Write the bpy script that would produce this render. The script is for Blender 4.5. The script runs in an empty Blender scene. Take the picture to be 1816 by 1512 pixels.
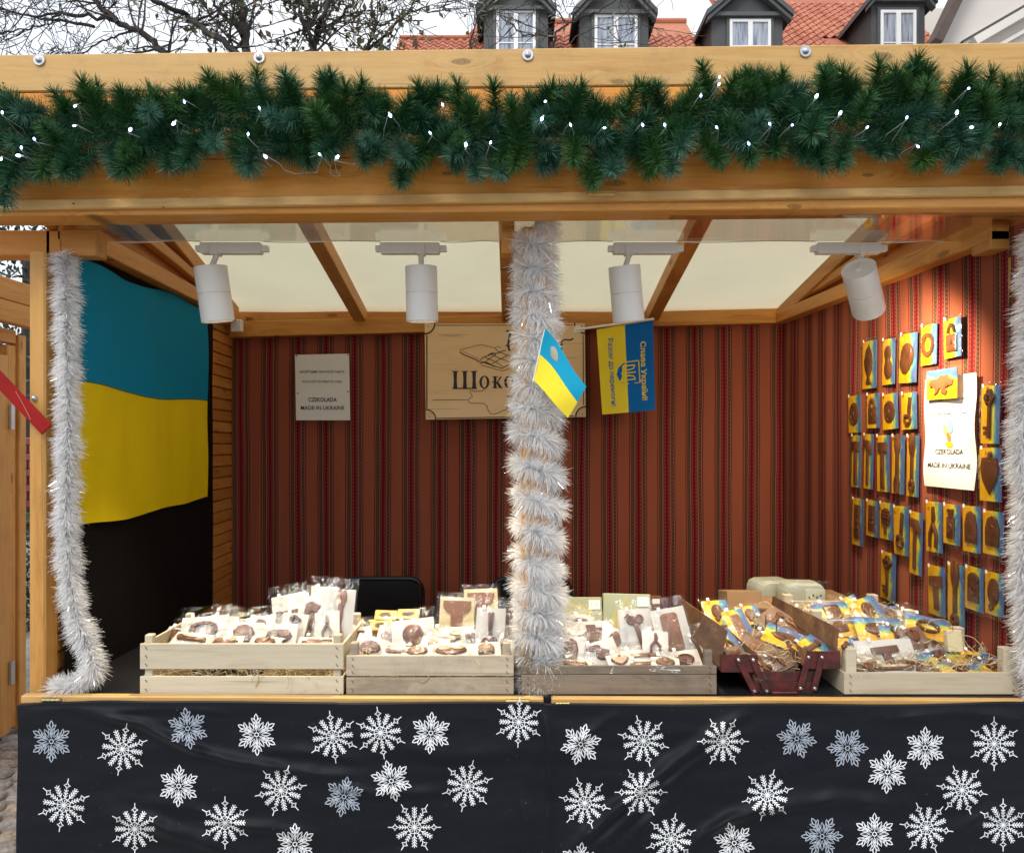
import bpy, bmesh, math, random
from mathutils import Vector, Matrix, noise
R = math.radians
rnd = random.Random(7)
sc = bpy.context.scene

# ------------------------------------------------------------------ camera
CAMZ, F, CX, HY = 1.55, 1300.0, 908.0, 785.0
cd = bpy.data.cameras.new("camera"); cam = bpy.data.objects.new("camera", cd)
sc.collection.objects.link(cam); sc.camera = cam
cam.location = (0, 0, CAMZ); cam.rotation_euler = (R(90), 0, 0)
cd.sensor_width = 36; cd.lens = 36 * F / 1816; cd.shift_y = (HY - 756) / 1816
cd.clip_end = 600; cd.clip_start = 0.05

# ------------------------------------------------------------------ world, sun, exposure
SUN_EL, SUN_AZ = 50, 205          # azimuth of the sun, clockwise from +Y
w = bpy.data.worlds.new("World"); sc.world = w; w.use_nodes = True
nt = w.node_tree; nt.nodes.clear()
sky = nt.nodes.new("ShaderNodeTexSky"); sky.sky_type = 'NISHITA'; sky.sun_disc = False
sky.sun_elevation = R(SUN_EL); sky.sun_rotation = R(SUN_AZ); sky.air_density = 1.0; sky.dust_density = 2.5
bg = nt.nodes.new("ShaderNodeBackground"); bg.inputs[1].default_value = 0.12
mx = nt.nodes.new("ShaderNodeMix"); mx.data_type = 'RGBA'; mx.inputs[0].default_value = 0.9
cl = nt.nodes.new("ShaderNodeTexNoise"); cl.inputs['Scale'].default_value = 2.2; cl.inputs['Detail'].default_value = 5
cr = nt.nodes.new("ShaderNodeValToRGB")
cr.color_ramp.elements[0].position = .35; cr.color_ramp.elements[0].color = (7.3, 7.9, 8.7, 1)
cr.color_ramp.elements[1].position = .65; cr.color_ramp.elements[1].color = (8.6, 8.9, 9.2, 1)
tcw = nt.nodes.new("ShaderNodeTexCoord")
nt.links.new(tcw.outputs['Generated'], cl.inputs['Vector']); nt.links.new(cl.outputs['Fac'], cr.inputs[0])
nt.links.new(sky.outputs[0], mx.inputs[6]); nt.links.new(cr.outputs[0], mx.inputs[7])
nt.links.new(mx.outputs[2], bg.inputs[0])
wo = nt.nodes.new("ShaderNodeOutputWorld"); nt.links.new(bg.outputs[0], wo.inputs[0])
sd = bpy.data.lights.new("sun", 'SUN'); sd.energy = 1.7; sd.angle = R(22); sd.color = (1, .95, .88)
so = bpy.data.objects.new("sun", sd); sc.collection.objects.link(so)
sunv = Vector((math.sin(R(SUN_AZ)) * math.cos(R(SUN_EL)), math.cos(R(SUN_AZ)) * math.cos(R(SUN_EL)), math.sin(R(SUN_EL))))
so.rotation_euler = (-sunv).to_track_quat('-Z', 'Y').to_euler(); so.location = sunv * 20
sc.view_settings.view_transform = 'Standard'; sc.view_settings.look = 'None'
sc.view_settings.exposure = 0.3; sc.view_settings.gamma = 1
sc.render.engine = 'CYCLES'
sc.cycles.max_bounces = 8; sc.cycles.diffuse_bounces = 7; sc.cycles.transparent_max_bounces = 16; sc.cycles.caustics_reflective = False
sc.cycles.use_denoising = True

# ------------------------------------------------------------------ helpers
COL = sc.collection
def at(px, py, Y): return Vector(((px - CX) / F * Y, Y, CAMZ + (HY - py) / F * Y))
def mpp(Y): return Y / F

class NT:
    def __init__(s, name):
        s.m = bpy.data.materials.new(name); s.m.use_nodes = True; s.t = s.m.node_tree; s.t.nodes.clear()
        s.out = s.n("OutputMaterial")
    def n(s, t, **kw):
        nd = s.t.nodes.new("ShaderNode" + t)
        for k, v in kw.items(): setattr(nd, k, v)
        return nd
    def l(s, a, b): s.t.links.new(a, b)
    def math(s, op, a, b=None, c=None):
        nd = s.n("Math", operation=op)
        for i, v in enumerate((a, b, c)):
            if v is None: continue
            if isinstance(v, (int, float)): nd.inputs[i].default_value = v
            else: s.l(v, nd.inputs[i])
        return nd.outputs[0]
    def mix(s, f, a, b, bt='MIX'):
        nd = s.n("Mix", data_type='RGBA', blend_type=bt)
        for i, v in ((0, f), (6, a), (7, b)):
            if isinstance(v, (int, float)): nd.inputs[i].default_value = v
            elif isinstance(v, tuple): nd.inputs[i].default_value = (*v[:3], 1)
            else: s.l(v, nd.inputs[i])
        return nd.outputs[2]
    def ramp(s, f, stops, interp='LINEAR'):
        nd = s.n("ValToRGB"); r = nd.color_ramp; r.interpolation = interp
        while len(r.elements) < len(stops): r.elements.new(.5)
        for e, (p, c) in zip(r.elements, stops):
            e.position = p; e.color = (*c, 1) if isinstance(c, tuple) else (c, c, c, 1)
        s.l(f, nd.inputs[0]); return nd.outputs[0]
    def noise(s, vec, scale, detail=4, rough=.55, dist=0):
        nd = s.n("TexNoise"); nd.inputs['Scale'].default_value = scale; nd.inputs['Detail'].default_value = detail
        nd.inputs['Roughness'].default_value = rough; nd.inputs['Distortion'].default_value = dist
        if vec: s.l(vec, nd.inputs['Vector'])
        return nd.outputs['Fac']
    def coord(s, which='Object', scale=(1, 1, 1), rand=True):
        tc = s.n("TexCoord"); mp = s.n("Mapping"); mp.inputs['Scale'].default_value = scale
        s.l(tc.outputs[which], mp.inputs['Vector'])
        if rand:
            oi = s.n("ObjectInfo"); k = s.math('MULTIPLY', oi.outputs['Random'], 37.0)
            cb = s.n("CombineXYZ")
            for i in range(3): s.l(k, cb.inputs[i])
            s.l(cb.outputs[0], mp.inputs['Location'])
        return mp.outputs[0]
    def bsdf(s, col, rough=.6, metal=0, bump=None, bstr=.3, bdist=.002, **kw):
        b = s.n("BsdfPrincipled")
        if isinstance(col, tuple): b.inputs['Base Color'].default_value = (*col, 1)
        else: s.l(col, b.inputs['Base Color'])
        if isinstance(rough, (int, float)): b.inputs['Roughness'].default_value = rough
        else: s.l(rough, b.inputs['Roughness'])
        b.inputs['Metallic'].default_value = metal
        for k, v in kw.items(): b.inputs[k.replace('_', ' ')].default_value = v
        if bump is not None:
            bn = s.n("Bump"); bn.inputs['Strength'].default_value = bstr; bn.inputs['Distance'].default_value = bdist
            s.l(bump, bn.inputs['Height']); s.l(bn.outputs[0], b.inputs['Normal']); s.bn = bn
        s.l(b.outputs[0], s.out.inputs[0]); return b

def plain(name, col, rough=.6, metal=0, var=.25, nscale=30, bstr=.15, bdist=.001, **kw):
    t = NT(name); v = t.coord()
    f = t.noise(v, nscale, 5); f2 = t.noise(v, nscale * .13, 3)
    c = t.mix(t.ramp(f2, [(.3, 0.0), (.7, 1.0)]), tuple(x * (1 - var) for x in col), tuple(min(1, x * (1 + var * .6)) for x in col))
    t.bsdf(c, rough, metal, f, bstr, bdist, **kw); return t.m

def wood(name, light, mid, dark, axis='X', knots=True, rough=.5, dirt=0.0):
    t = NT(name)
    st = {'X': (.07, 1, 1), 'Y': (1, .07, 1), 'Z': (1, 1, .07)}[axis]
    v = t.coord(scale=st)
    oc = t.coord(); sx3 = t.n("SeparateXYZ"); t.l(oc, sx3.inputs[0]); k2 = t.n("CombineXYZ")
    al = {'X': sx3.outputs[0], 'Y': sx3.outputs[1], 'Z': sx3.outputs[2]}[axis]
    ac = sx3.outputs[2] if axis != 'Z' else t.math('ADD', sx3.outputs[0], sx3.outputs[1])
    t.l(t.math('MULTIPLY', al, 2.6), k2.inputs[0]); t.l(t.math('MULTIPLY', ac, 8.0), k2.inputs[1]); kc = k2.outputs[0]
    vo = t.n("TexVoronoi"); vo.voronoi_dimensions = '2D'; vo.inputs['Scale'].default_value = 1.0; t.l(kc, vo.inputs['Vector'])
    wob = t.noise(kc, 6, 2)
    d = t.math('ADD', vo.outputs['Distance'], t.math('MULTIPLY', t.math('SUBTRACT', wob, .5), .06))
    sep = t.n("SeparateColor"); t.l(vo.outputs['Color'], sep.inputs[0])
    gate = t.math('GREATER_THAN', sep.outputs[0], .42)
    size = t.math('MULTIPLY_ADD', sep.outputs[1], .055, .05)
    kn = t.math('MULTIPLY', t.math('SUBTRACT', 1.0, t.math('SMOOTHSTEP', size, .02, .02)) if False else t.math('LESS_THAN', d, size), gate)
    sm = t.n("MapRange"); sm.interpolation_type = 'SMOOTHSTEP'; t.l(d, sm.inputs[0])
    t.l(size, sm.inputs[2]); t.l(t.math('MULTIPLY', size, .55), sm.inputs[1]); sm.inputs[3].default_value = 1; sm.inputs[4].default_value = 0
    halo = t.n("MapRange"); halo.interpolation_type = 'SMOOTHSTEP'; t.l(d, halo.inputs[0])
    halo.inputs[1].default_value = .02; halo.inputs[2].default_value = .35; halo.inputs[3].default_value = 1; halo.inputs[4].default_value = 0
    va = t.n("VectorMath", operation='MULTIPLY_ADD')
    t.l(v, va.inputs[0]); va.inputs[1].default_value = (1, 1, 1)
    cb = t.n("CombineXYZ")
    hk = t.math('MULTIPLY', t.math('MULTIPLY', halo.outputs[0], gate), .05)
    for i in range(3): t.l(hk, cb.inputs[i])
    t.l(cb.outputs[0], va.inputs[2])
    g1 = t.noise(va.outputs[0], 34, 5, .6, .6); g2 = t.noise(va.outputs[0], 190, 3, .6); g3 = t.noise(va.outputs[0], 5, 3)
    g = t.math('ADD', t.math('MULTIPLY', g1, .6), t.math('ADD', t.math('MULTIPLY', g2, .22), t.math('MULTIPLY', g3, .3)))
    c = t.ramp(g, [(.42, dark), (.54, mid), (.68, light)])
    c = t.mix(t.math('MULTIPLY', t.math('ADD', g1, -.35), 1.0), c, tuple(x * .8 for x in mid))
    if knots:
        rg_ = t.math('MULTIPLY_ADD', t.math('SINE', t.math('MULTIPLY', d, 230)), .22, .78)
        kf = t.math('MULTIPLY', t.math('MULTIPLY', sm.outputs[0], rg_), t.math('MULTIPLY', gate, .9))
        c = t.mix(kf, c, tuple(x * .32 for x in mid))
    cs = t.coord(scale={'X': (.35, 14, 14), 'Y': (14, .35, 14), 'Z': (14, 14, .35)}[axis]); ck_ = t.ramp(t.noise(cs, 4.5, 2, .5, .3), [(.685, 0.0), (.72, .45)])
    c = t.mix(ck_, c, tuple(x * .3 for x in mid))
    if dirt:
        dn = t.noise(t.coord(), 9, 5, .7)
        c = t.mix(t.math('MULTIPLY', t.ramp(dn, [(.5, 0.0), (.75, 1.0)]), dirt), c, (.05, .045, .04))
    oi = t.n("ObjectInfo"); hs = t.n("HueSaturation")
    t.l(c, hs.inputs['Color']); t.l(t.math('MULTIPLY_ADD', oi.outputs['Random'], .3, .86), hs.inputs['Value'])
    t.bsdf(hs.outputs[0], rough, 0, g, .35, .0012, Specular_IOR_Level=.35); return t.m

class MB:
    def __init__(s): s.v = []; s.f = []; s.mi = []; s.uv = None
    def add(s, vs, fs, mi=0):
        o = len(s.v); s.v += [Vector(p) for p in vs]; s.f += [tuple(i + o for i in f) for f in fs]; s.mi += [mi] * len(fs); return s
    def box(s, a, b, mi=0):
        x0, y0, z0 = a; x1, y1, z1 = b
        return s.hexa([(x0, y0, z0), (x1, y0, z0), (x1, y0, z1), (x0, y0, z1), (x0, y1, z0), (x1, y1, z0), (x1, y1, z1), (x0, y1, z1)], mi)
    def hexa(s, c, mi=0): # front 4 (ccw seen from front), back 4
        return s.add(c, [(0, 1, 2, 3), (5, 4, 7, 6), (1, 5, 6, 2), (4, 0, 3, 7), (3, 2, 6, 7), (4, 5, 1, 0)], mi)
    def prism(s, pts, y0, y1, fr=None, mi=0, inset=0):
        # pts in (x,z); extrude from y0 (front) to y1; ccw pts
        fr = fr or (lambda x, y, z: Vector((x, y, z)))
        n = len(pts); ar = sum(pts[i][0] * pts[(i + 1) % n][1] - pts[(i + 1) % n][0] * pts[i][1] for i in range(n))
        if ar < 0: pts = pts[::-1]
        cx = sum(p[0] for p in pts) / n; cz = sum(p[1] for p in pts) / n
        if inset:
            mid = y0 + (y1 - y0) * .35
            top = [(cx + (x - cx) * (1 - inset), cz + (z - cz) * (1 - inset)) for x, z in pts]
            vs = [fr(x, y0, z) for x, z in top] + [fr(x, mid, z) for x, z in pts] + [fr(x, y1, z) for x, z in pts]
            fs = [tuple(range(n))] + [(i + n, (i + 1) % n + n, (i + 1) % n, i) for i in range(n)] + [(i + 2 * n, (i + 1) % n + 2 * n, (i + 1) % n + n, i + n) for i in range(n)]
            return s.add(vs, fs, mi)
        vs = [fr(x, y0, z) for x, z in pts] + [fr(x, y1, z) for x, z in pts]
        fs = [tuple(range(n)), tuple(range(2 * n - 1, n - 1, -1))] + [(i + n, (i + 1) % n + n, (i + 1) % n, i) for i in range(n)]
        return s.add(vs, fs, mi)
    def tube(s, pts, r, k=8, mi=0, cap=True):
        pts = [Vector(p) for p in pts]; n = len(pts)
        rs = r if isinstance(r, (list, tuple)) else [r] * n
        vs = []; u = None
        for i, p in enumerate(pts):
            d = (pts[min(i + 1, n - 1)] - pts[max(i - 1, 0)]).normalized()
            if u is None: u = d.orthogonal().normalized()
            u = (u - d * u.dot(d))
            u = u.normalized() if u.length > 1e-6 else d.orthogonal().normalized()
            q = d.cross(u)
            for j in range(k):
                a = 2 * math.pi * j / k; vs.append(p + (u * math.cos(a) + q * math.sin(a)) * rs[i])
        fs = [(i * k + j, i * k + (j + 1) % k, (i + 1) * k + (j + 1) % k, (i + 1) * k + j) for i in range(n - 1) for j in range(k)]
        if cap: fs += [tuple(range(k - 1, -1, -1)), tuple((n - 1) * k + j for j in range(k))]
        return s.add(vs, fs, mi)
    def lathe(s, prof, M=None, k=24, mi=0):
        M = M or Matrix(); n = len(prof)
        vs = [M @ Vector((r * math.cos(2 * math.pi * j / k), r * math.sin(2 * math.pi * j / k), z)) for r, z in prof for j in range(k)]
        fs = [(i * k + j, i * k + (j + 1) % k, (i + 1) * k + (j + 1) % k, (i + 1) * k + j) for i in range(n - 1) for j in range(k)]
        return s.add(vs, fs, mi)
    def grid(s, fn, nu, nv, mi=0, uv=None):
        o = len(s.v); vs = [fn(i / nu, j / nv) for j in range(nv + 1) for i in range(nu + 1)]
        fs = [(j * (nu + 1) + i, j * (nu + 1) + i + 1, (j + 1) * (nu + 1) + i + 1, (j + 1) * (nu + 1) + i) for j in range(nv) for i in range(nu)]
        if uv:
            if s.uv is None: s.uv = {}
            for j in range(nv + 1):
                for i in range(nu + 1): s.uv[o + j * (nu + 1) + i] = uv(i / nu, j / nv)
        return s.add(vs, fs, mi)
    def ribbon(s, pts, wd, fr, closed=False, mi=0):
        # flat stroke of width wd along 2D pts; fr maps (x,z)->3D
        n = len(pts); L = []
        for i in range(n):
            if closed: a, b = pts[i - 1], pts[(i + 1) % n]
            else: a, b = pts[max(i - 1, 0)], pts[min(i + 1, n - 1)]
            dx, dz = b[0] - a[0], b[1] - a[1]; q = math.hypot(dx, dz) or 1
            nx, nz = -dz / q * wd / 2, dx / q * wd / 2
            L.append(((pts[i][0] + nx, pts[i][1] + nz), (pts[i][0] - nx, pts[i][1] - nz)))
        vs = [fr(*p) for pr in L for p in pr]
        m = n if closed else n - 1
        fs = [(2 * i, 2 * i + 1, (2 * i + 3) % (2 * n), (2 * i + 2) % (2 * n)) for i in range(m)]
        return s.add(vs, fs, mi)
    def mesh(s, name, mats=None, smooth=False, off=None):
        me = bpy.data.meshes.new(name)
        vs = [v - off for v in s.v] if off else s.v
        me.from_pydata([tuple(v) for v in vs], [], s.f)
        for m in (mats if isinstance(mats, (list, tuple)) else [mats]):
            if m: me.materials.append(m)
        if any(s.mi): me.polygons.foreach_set('material_index', s.mi)
        if s.uv:
            ul = me.uv_layers.new(name='UVMap')
            for lp in me.loops:
                ul.data[lp.index].uv = s.uv.get(lp.vertex_index, (0, 0))
        if smooth:
            me.polygons.foreach_set('use_smooth', [True] * len(me.polygons))
            if smooth != 'all':
                try: me.set_sharp_from_angle(angle=R(40))
                except Exception: pass
        me.update(); return me
    def obj(s, name, mat, parent=None, smooth=False, local=False, bevel=0):
        if local: off = Vector((0, 0, 0))
        else:
            lo = Vector([min(v[i] for v in s.v) for i in range(3)]); hi = Vector([max(v[i] for v in s.v) for i in range(3)]); off = (lo + hi) / 2
        me = s.mesh(name, mat, smooth, off)
        if bevel:
            bm = bmesh.new(); bm.from_mesh(me); bmesh.ops.bevel(bm, geom=bm.edges[:], offset=bevel, segments=1, affect='EDGES', clamp_overlap=True); bm.to_mesh(me); bm.free()
        o = bpy.data.objects.new(name, me); COL.objects.link(o); o.location = off
        if parent:
            o.parent = parent
            if not local: o.location = off - wloc(parent)
        return o
def wloc(o):
    l = Vector(o.location)
    while o.parent: o = o.parent; l += Vector(o.location)
    return l
def tag(o, label=None, cat=None, group=None, kind=None):
    if label: o['label'] = label
    if cat: o['category'] = cat
    if group: o['group'] = group
    if kind: o['kind'] = kind
    return o
def thing(name, label, cat, loc=(0, 0, 0), group=None, M=None):
    o = bpy.data.objects.new(name, None); COL.objects.link(o); o.empty_display_size = .1
    if M is not None: o.matrix_world = M
    else: o.location = loc
    return tag(o, label, cat, group)
def link_copy(o, parent, loc=None, rot=None, scale=None):
    c = o.copy(); COL.objects.link(c); c.parent = parent
    if loc is not None: c.location = loc
    if rot is not None: c.rotation_euler = rot
    if scale is not None: c.scale = scale
    return c
def pxhex(tl, tr, br, bl, Y, th, bx=None):
    """board whose front face has the given pixel corners at distance Y and thickness th away from the viewer"""
    m = MB(); fr = [at(*p, Y) for p in (bl, br, tr, tl)]; m.hexa(fr + [v + Vector((0, th, 0)) for v in fr]); return m
def fold(x, seed=0): return noise.noise(Vector((x, seed * 3.7, 0)))

# ------------------------------------------------------------------ materials
W = {}
W['fascia'] = wood('honey_pine', (.75, .36, .07), (.66, .265, .04), (.52, .175, .022), 'X', dirt=.16)
W['fasciatop'] = wood('weathered_pine', (.68, .44, .18), (.60, .36, .125), (.50, .27, .08), 'X', dirt=.2)
W['x'] = wood('stained_pine_long', (.62, .31, .08), (.53, .235, .047), (.40, .155, .026), 'X')
W['y'] = wood('stained_pine_deep', (.62, .31, .08), (.53, .235, .047), (.40, .155, .026), 'Y')
W['z'] = wood('stained_pine_upright', (.62, .35, .11), (.54, .27, .07), (.40, .18, .04), 'Z', dirt=.2)
W['wally'] = wood('wall_cladding_pine', (.60, .28, .065), (.50, .20, .04), (.38, .13, .025), 'Y')
W['crate1'] = wood('pale_crate_poplar', (.60, .53, .40), (.52, .45, .33), (.42, .35, .25), 'X', knots=False, rough=.75)
W['crate2'] = wood('grey_crate_poplar', (.50, .43, .32), (.42, .35, .26), (.30, .24, .17), 'X', knots=False, rough=.8, dirt=.35)
W['crate3'] = wood('brown_grey_crate', (.25, .20, .15), (.20, .155, .115), (.14, .105, .075), 'X', knots=False, rough=.8, dirt=.45)
W['ply'] = wood('sign_plywood', (.82, .60, .34), (.78, .55, .29), (.72, .48, .24), 'X', knots=False, rough=.55)
M_steel = plain('galvanised_steel', (.55, .57, .6), .35, .9)
M_brass = plain('worn_brass_hinge', (.45, .38, .2), .4, .8)
M_white = plain('white_lacquer', (.78, .77, .74), .4, 0, .05)
M_whitepl = plain('white_plastic', (.8, .8, .78), .35, 0, .04)
M_choc = plain('milk_chocolate', (.125, .043, .017), .38, 0, .25, 60, .3, .001)
M_chocl = plain('light_milk_chocolate', (.22, .085, .035), .45, 0, .15, 60, .2, .001)
M_ink = plain('black_ink', (.02, .018, .016), .6)
M_burn = plain('burnt_line', (.09, .045, .015), .7)
M_red = plain('scratched_red_paint', (.33, .010, .008), .6, 0, .3, Specular_IOR_Level=.2)
M_chair = plain('black_chair_plastic', (.012, .012, .012), .35)
M_chairmetal = plain('black_chair_tube', (.012, .012, .013), .3, .3)
M_blackcl = plain('black_wall_cloth', (.008, .0065, .006), .9, 0, .3, 500, .5, .0004, Specular_IOR_Level=.1)
M_straw = plain('straw', (.62, .50, .28), .7, 0, .3)
M_gold = plain('gold_print', (.65, .48, .08), .4, .2)

def cloth_mat(name, col, trans=.25, rough=.8):
    t = NT(name); v = t.coord(rand=False); f = t.noise(v, 900, 2); f2 = t.noise(v, 3, 4)
    c = t.mix(f2, tuple(x * .9 for x in col), tuple(min(1, x * 1.08) for x in col))
    b = t.bsdf(c, rough, 0, f, .3, .0004, Specular_IOR_Level=.12)
    tr = t.n("BsdfTranslucent"); t.l(c, tr.inputs[0]); ms = t.n("MixShader"); ms.inputs[0].default_value = trans
    t.l(b.outputs[0], ms.inputs[1]); t.l(tr.outputs[0], ms.inputs[2]); t.l(ms.outputs[0], t.out.inputs[0]); return t.m
M_canvas = cloth_mat('cream_roof_canvas', (.78, .74, .53), .48)
M_blue = cloth_mat('teal_flag_cloth', (.003, .24, .42), .08)
M_yellow = cloth_mat('yellow_flag_cloth', (.97, .68, .008), .15)
M_fblue = cloth_mat('blue_flag_cloth', (.008, .16, .55), .15)
M_fyel = cloth_mat('bright_yellow_flag_cloth', (.93, .76, .05), .15)
M_sblue = cloth_mat('sky_blue_flag_cloth', (.015, .38, .62), .25)
M_paper = cloth_mat('white_paper', (.84, .81, .77), .1, .6)
M_brownwrap = plain('brown_backing_card', (.20, .12, .08), .5, 0, .3)
M_card = plain('white_card', (.62, .59, .53), .55, 0, .08)

# navy-black front cloth
t = NT('navy_black_cloth'); v = t.coord(rand=False); f = t.noise(v, 700, 2)
lint = t.ramp(t.noise(v, 160, 2, .5), [(.74, 0.0), (.78, .5)]); t.bsdf(t.mix(lint, t.mix(t.noise(v, 3, 3), (.0022, .0034, .0065), (.004, .006, .011)), (.2, .22, .25)), .62, 0, f, .2, .0004, Specular_IOR_Level=.23, Sheen_Weight=.08, Sheen_Roughness=.4)
M_front = t.m
t = NT('snowflake_white'); v = t.coord(); t.bsdf(t.mix(t.noise(v, 60, 3), (.72, .76, .80), (.88, .91, .93)), .55); M_flake = t.m
t = NT('snowflake_faded'); v = t.coord(); t.bsdf(t.mix(t.noise(v, 60, 3), (.28, .33, .42), (.50, .55, .63)), .55); M_flake2 = t.m

# striped woven textile; uv.x in metres along the cloth, uv.y in metres of height
t = NT('striped_woven_textile')
tc = t.n("TexCoord"); sp = t.n("SeparateXYZ"); t.l(tc.outputs['UV'], sp.inputs[0])
wob = t.noise(tc.outputs['UV'], 3, 2)
u = t.math('ADD', sp.outputs[0], t.math('MULTIPLY', wob, .012))
ph = t.math('FRACT', t.math('DIVIDE', u, .144))
PL, RD, LT, GR, CR = (.31, .092, .05), (.17, .010, .008), (.28, .095, .068), (.045, .042, .022), (.18, .022, .024)
stopsA = [(0, PL), (.155, RD), (.185, LT), (.22, GR), (.245, LT), (.26, GR), (.325, LT), (.365, CR), (.41, LT), (.43, CR), (.45, (.12, .004, .006)), (.49, CR), (.535, LT), (.555, CR), (.58, LT), (.625, GR), (.70, LT), (.735, RD), (.765, LT), (.80, PL)]
stopsB = [(0, PL), (.155, RD), (.185, LT), (.22, GR), (.275, LT), (.295, GR), (.325, LT), (.365, CR), (.395, CR), (.43, (.12, .004, .006)), (.46, (.25, .02, .03)), (.475, (.12, .004, .006)), (.50, CR), (.58, LT), (.625, GR), (.65, LT), (.675, GR), (.70, LT), (.735, RD), (.765, LT), (.80, PL)]
ra = t.ramp(ph, stopsA, 'CONSTANT'); rb = t.ramp(ph, stopsB, 'CONSTANT')
vv = t.math('FRACT', t.math('DIVIDE', sp.outputs[1], .0135)); sel = t.math('GREATER_THAN', vv, .5)
c = t.mix(sel, ra, rb)
# tiny woven speckle in the plain bands
ck = t.n("TexChecker"); ck.inputs['Scale'].default_value = 260; t.l(tc.outputs['UV'], ck.inputs['Vector'])
ck.inputs[1].default_value = (1, 1, 1, 1); ck.inputs[2].default_value = (.7, .62, .55, 1)
c = t.mix(.55, c, ck.outputs[0], 'MULTIPLY')
wn = t.n("TexNoise"); wn.inputs['Scale'].default_value = 400; t.l(tc.outputs['UV'], wn.inputs['Vector'])
b = t.bsdf(c, .95, 0, wn.outputs['Fac'], .5, .0006, Specular_IOR_Level=.1)
M_stripe = t.m

def painted_card(name, mode):
    t = NT(name); tc = t.n("TexCoord"); sp = t.n("SeparateXYZ"); t.l(tc.outputs['Generated'], sp.inputs[0])
    oi = t.n("ObjectInfo"); k = t.math('MULTIPLY', oi.outputs['Random'], 31)
    cb = t.n("CombineXYZ"); t.l(k, cb.inputs[0]); t.l(k, cb.inputs[1]); va = t.n("VectorMath", operation='ADD'); t.l(tc.outputs['Generated'], va.inputs[0]); t.l(cb.outputs[0], va.inputs[1])
    n1 = t.noise(va.outputs[0], 3.2, 4, .6, .6); n2 = t.noise(va.outputs[0], 14, 4, .7)
    src = sp.outputs[0] if mode == 'v' else t.math('SUBTRACT', 1.0, sp.outputs[2])
    if mode == 'h': src = sp.outputs[2]
    f = t.math('ADD', src, t.math('MULTIPLY', t.math('SUBTRACT', n1, .5), .75))
    c = t.ramp(f, [(.30, (.74, .36, .01)), (.60, (.78, .54, .02)), (.67, (.30, .42, .12)), (.74, (.08, .28, .36)), (.86, (.05, .13, .33)), (1.0, (.10, .13, .30))])
    c = t.mix(t.math('MULTIPLY', n2, .45), c, (.85, .8, .6), 'SOFT_LIGHT')
    t.bsdf(c, .45); return t.m
M_paintv = painted_card('painted_card_upright', 'v'); M_painth = painted_card('painted_card_sideways', 'h')

# crinkled clear film
t = NT('clear_film'); v = t.coord(); n1 = t.noise(v, 38, 4, .6, 1.2)
bn = t.n("Bump"); bn.inputs['Strength'].default_value = .8; bn.inputs['Distance'].default_value = .004; t.l(n1, bn.inputs['Height'])
gl = t.n("BsdfGlossy"); gl.inputs['Roughness'].default_value = .08; t.l(bn.outputs[0], gl.inputs['Normal'])
tr = t.n("BsdfTransparent"); lw = t.n("Fresnel"); lw.inputs[0].default_value = 1.45; t.l(bn.outputs[0], lw.inputs['Normal'])
fac = t.math('MINIMUM', t.math('MULTIPLY_ADD', lw.outputs[0], 1.0, .02), .32)
ms = t.n("MixShader"); t.l(fac, ms.inputs[0]); t.l(tr.outputs[0], ms.inputs[1]); t.l(gl.outputs[0], ms.inputs[2]); t.l(ms.outputs[0], t.out.inputs[0]); M_film = t.m
# reflective clear sheet at the head of the opening
t = NT('glossy_clear_sheet'); v = t.coord(scale=(1, 4, 1)); n1 = t.noise(v, 5, 3)
bn = t.n("Bump"); bn.inputs['Strength'].default_value = .25; bn.inputs['Distance'].default_value = .002; t.l(n1, bn.inputs['Height'])
gl = t.n("BsdfGlossy"); gl.inputs['Roughness'].default_value = .06; gl.inputs['Color'].default_value = (.92, .9, .86, 1); t.l(bn.outputs[0], gl.inputs['Normal'])
tr = t.n("BsdfTransparent"); tr.inputs[0].default_value = (.93, .91, .88, 1); ms = t.n("MixShader"); ms.inputs[0].default_value = .30
t.l(tr.outputs[0], ms.inputs[1]); t.l(gl.outputs[0], ms.inputs[2]); t.l(ms.outputs[0], t.out.inputs[0]); M_sheet = t.m
# tinsel foil
t = NT('silver_white_tinsel'); v = t.coord(rand=False)
b = t.bsdf(t.mix(t.noise(v, 90, 2), (.95, .955, .96), (.99, .99, .99)), .3, .1, Specular_IOR_Level=.9)
tl = t.n("BsdfTranslucent"); tl.inputs[0].default_value = (.98, .98, .99, 1); ms = t.n("MixShader"); ms.inputs[0].default_value = .55
t.l(b.outputs[0], ms.inputs[1]); t.l(tl.outputs[0], ms.inputs[2]); t.l(ms.outputs[0], t.out.inputs[0]); M_tinsel = t.m
# pine needles
def needle(name, a, b_):
    t = NT(name); oi = t.n("ObjectInfo"); v = t.coord()
    c = t.mix(oi.outputs['Random'], a, b_); c = t.mix(t.math('MULTIPLY', t.noise(v, 50, 2), .6), c, tuple(x * .5 for x in a))
    b = t.bsdf(c, .5, 0, Specular_IOR_Level=.4)
    return t.m
M_needA = needle('deep_green_needles', (.022, .105, .050), (.045, .155, .066))
M_needB = needle('blue_green_needles', (.040, .14, .090), (.075, .21, .135))
M_needC = needle('fresh_green_needles', (.025, .115, .028), (.055, .16, .035))
M_sprig = plain('dark_green_wire', (.012, .03, .015), .7)
t = NT('lit_blue_white_bulb'); e = t.n("Emission"); e.inputs[0].default_value = (.35, .5, 1, 1); e.inputs[1].default_value = 16; t.l(e.outputs[0], t.out.inputs[0]); M_bulb = t.m
t = NT('warm_lamp_lens'); e = t.n("Emission"); e.inputs[0].default_value = (1, .84, .6, 1); e.inputs[1].default_value = 12; t.l(e.outputs[0], t.out.inputs[0]); M_lens = t.m

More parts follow.
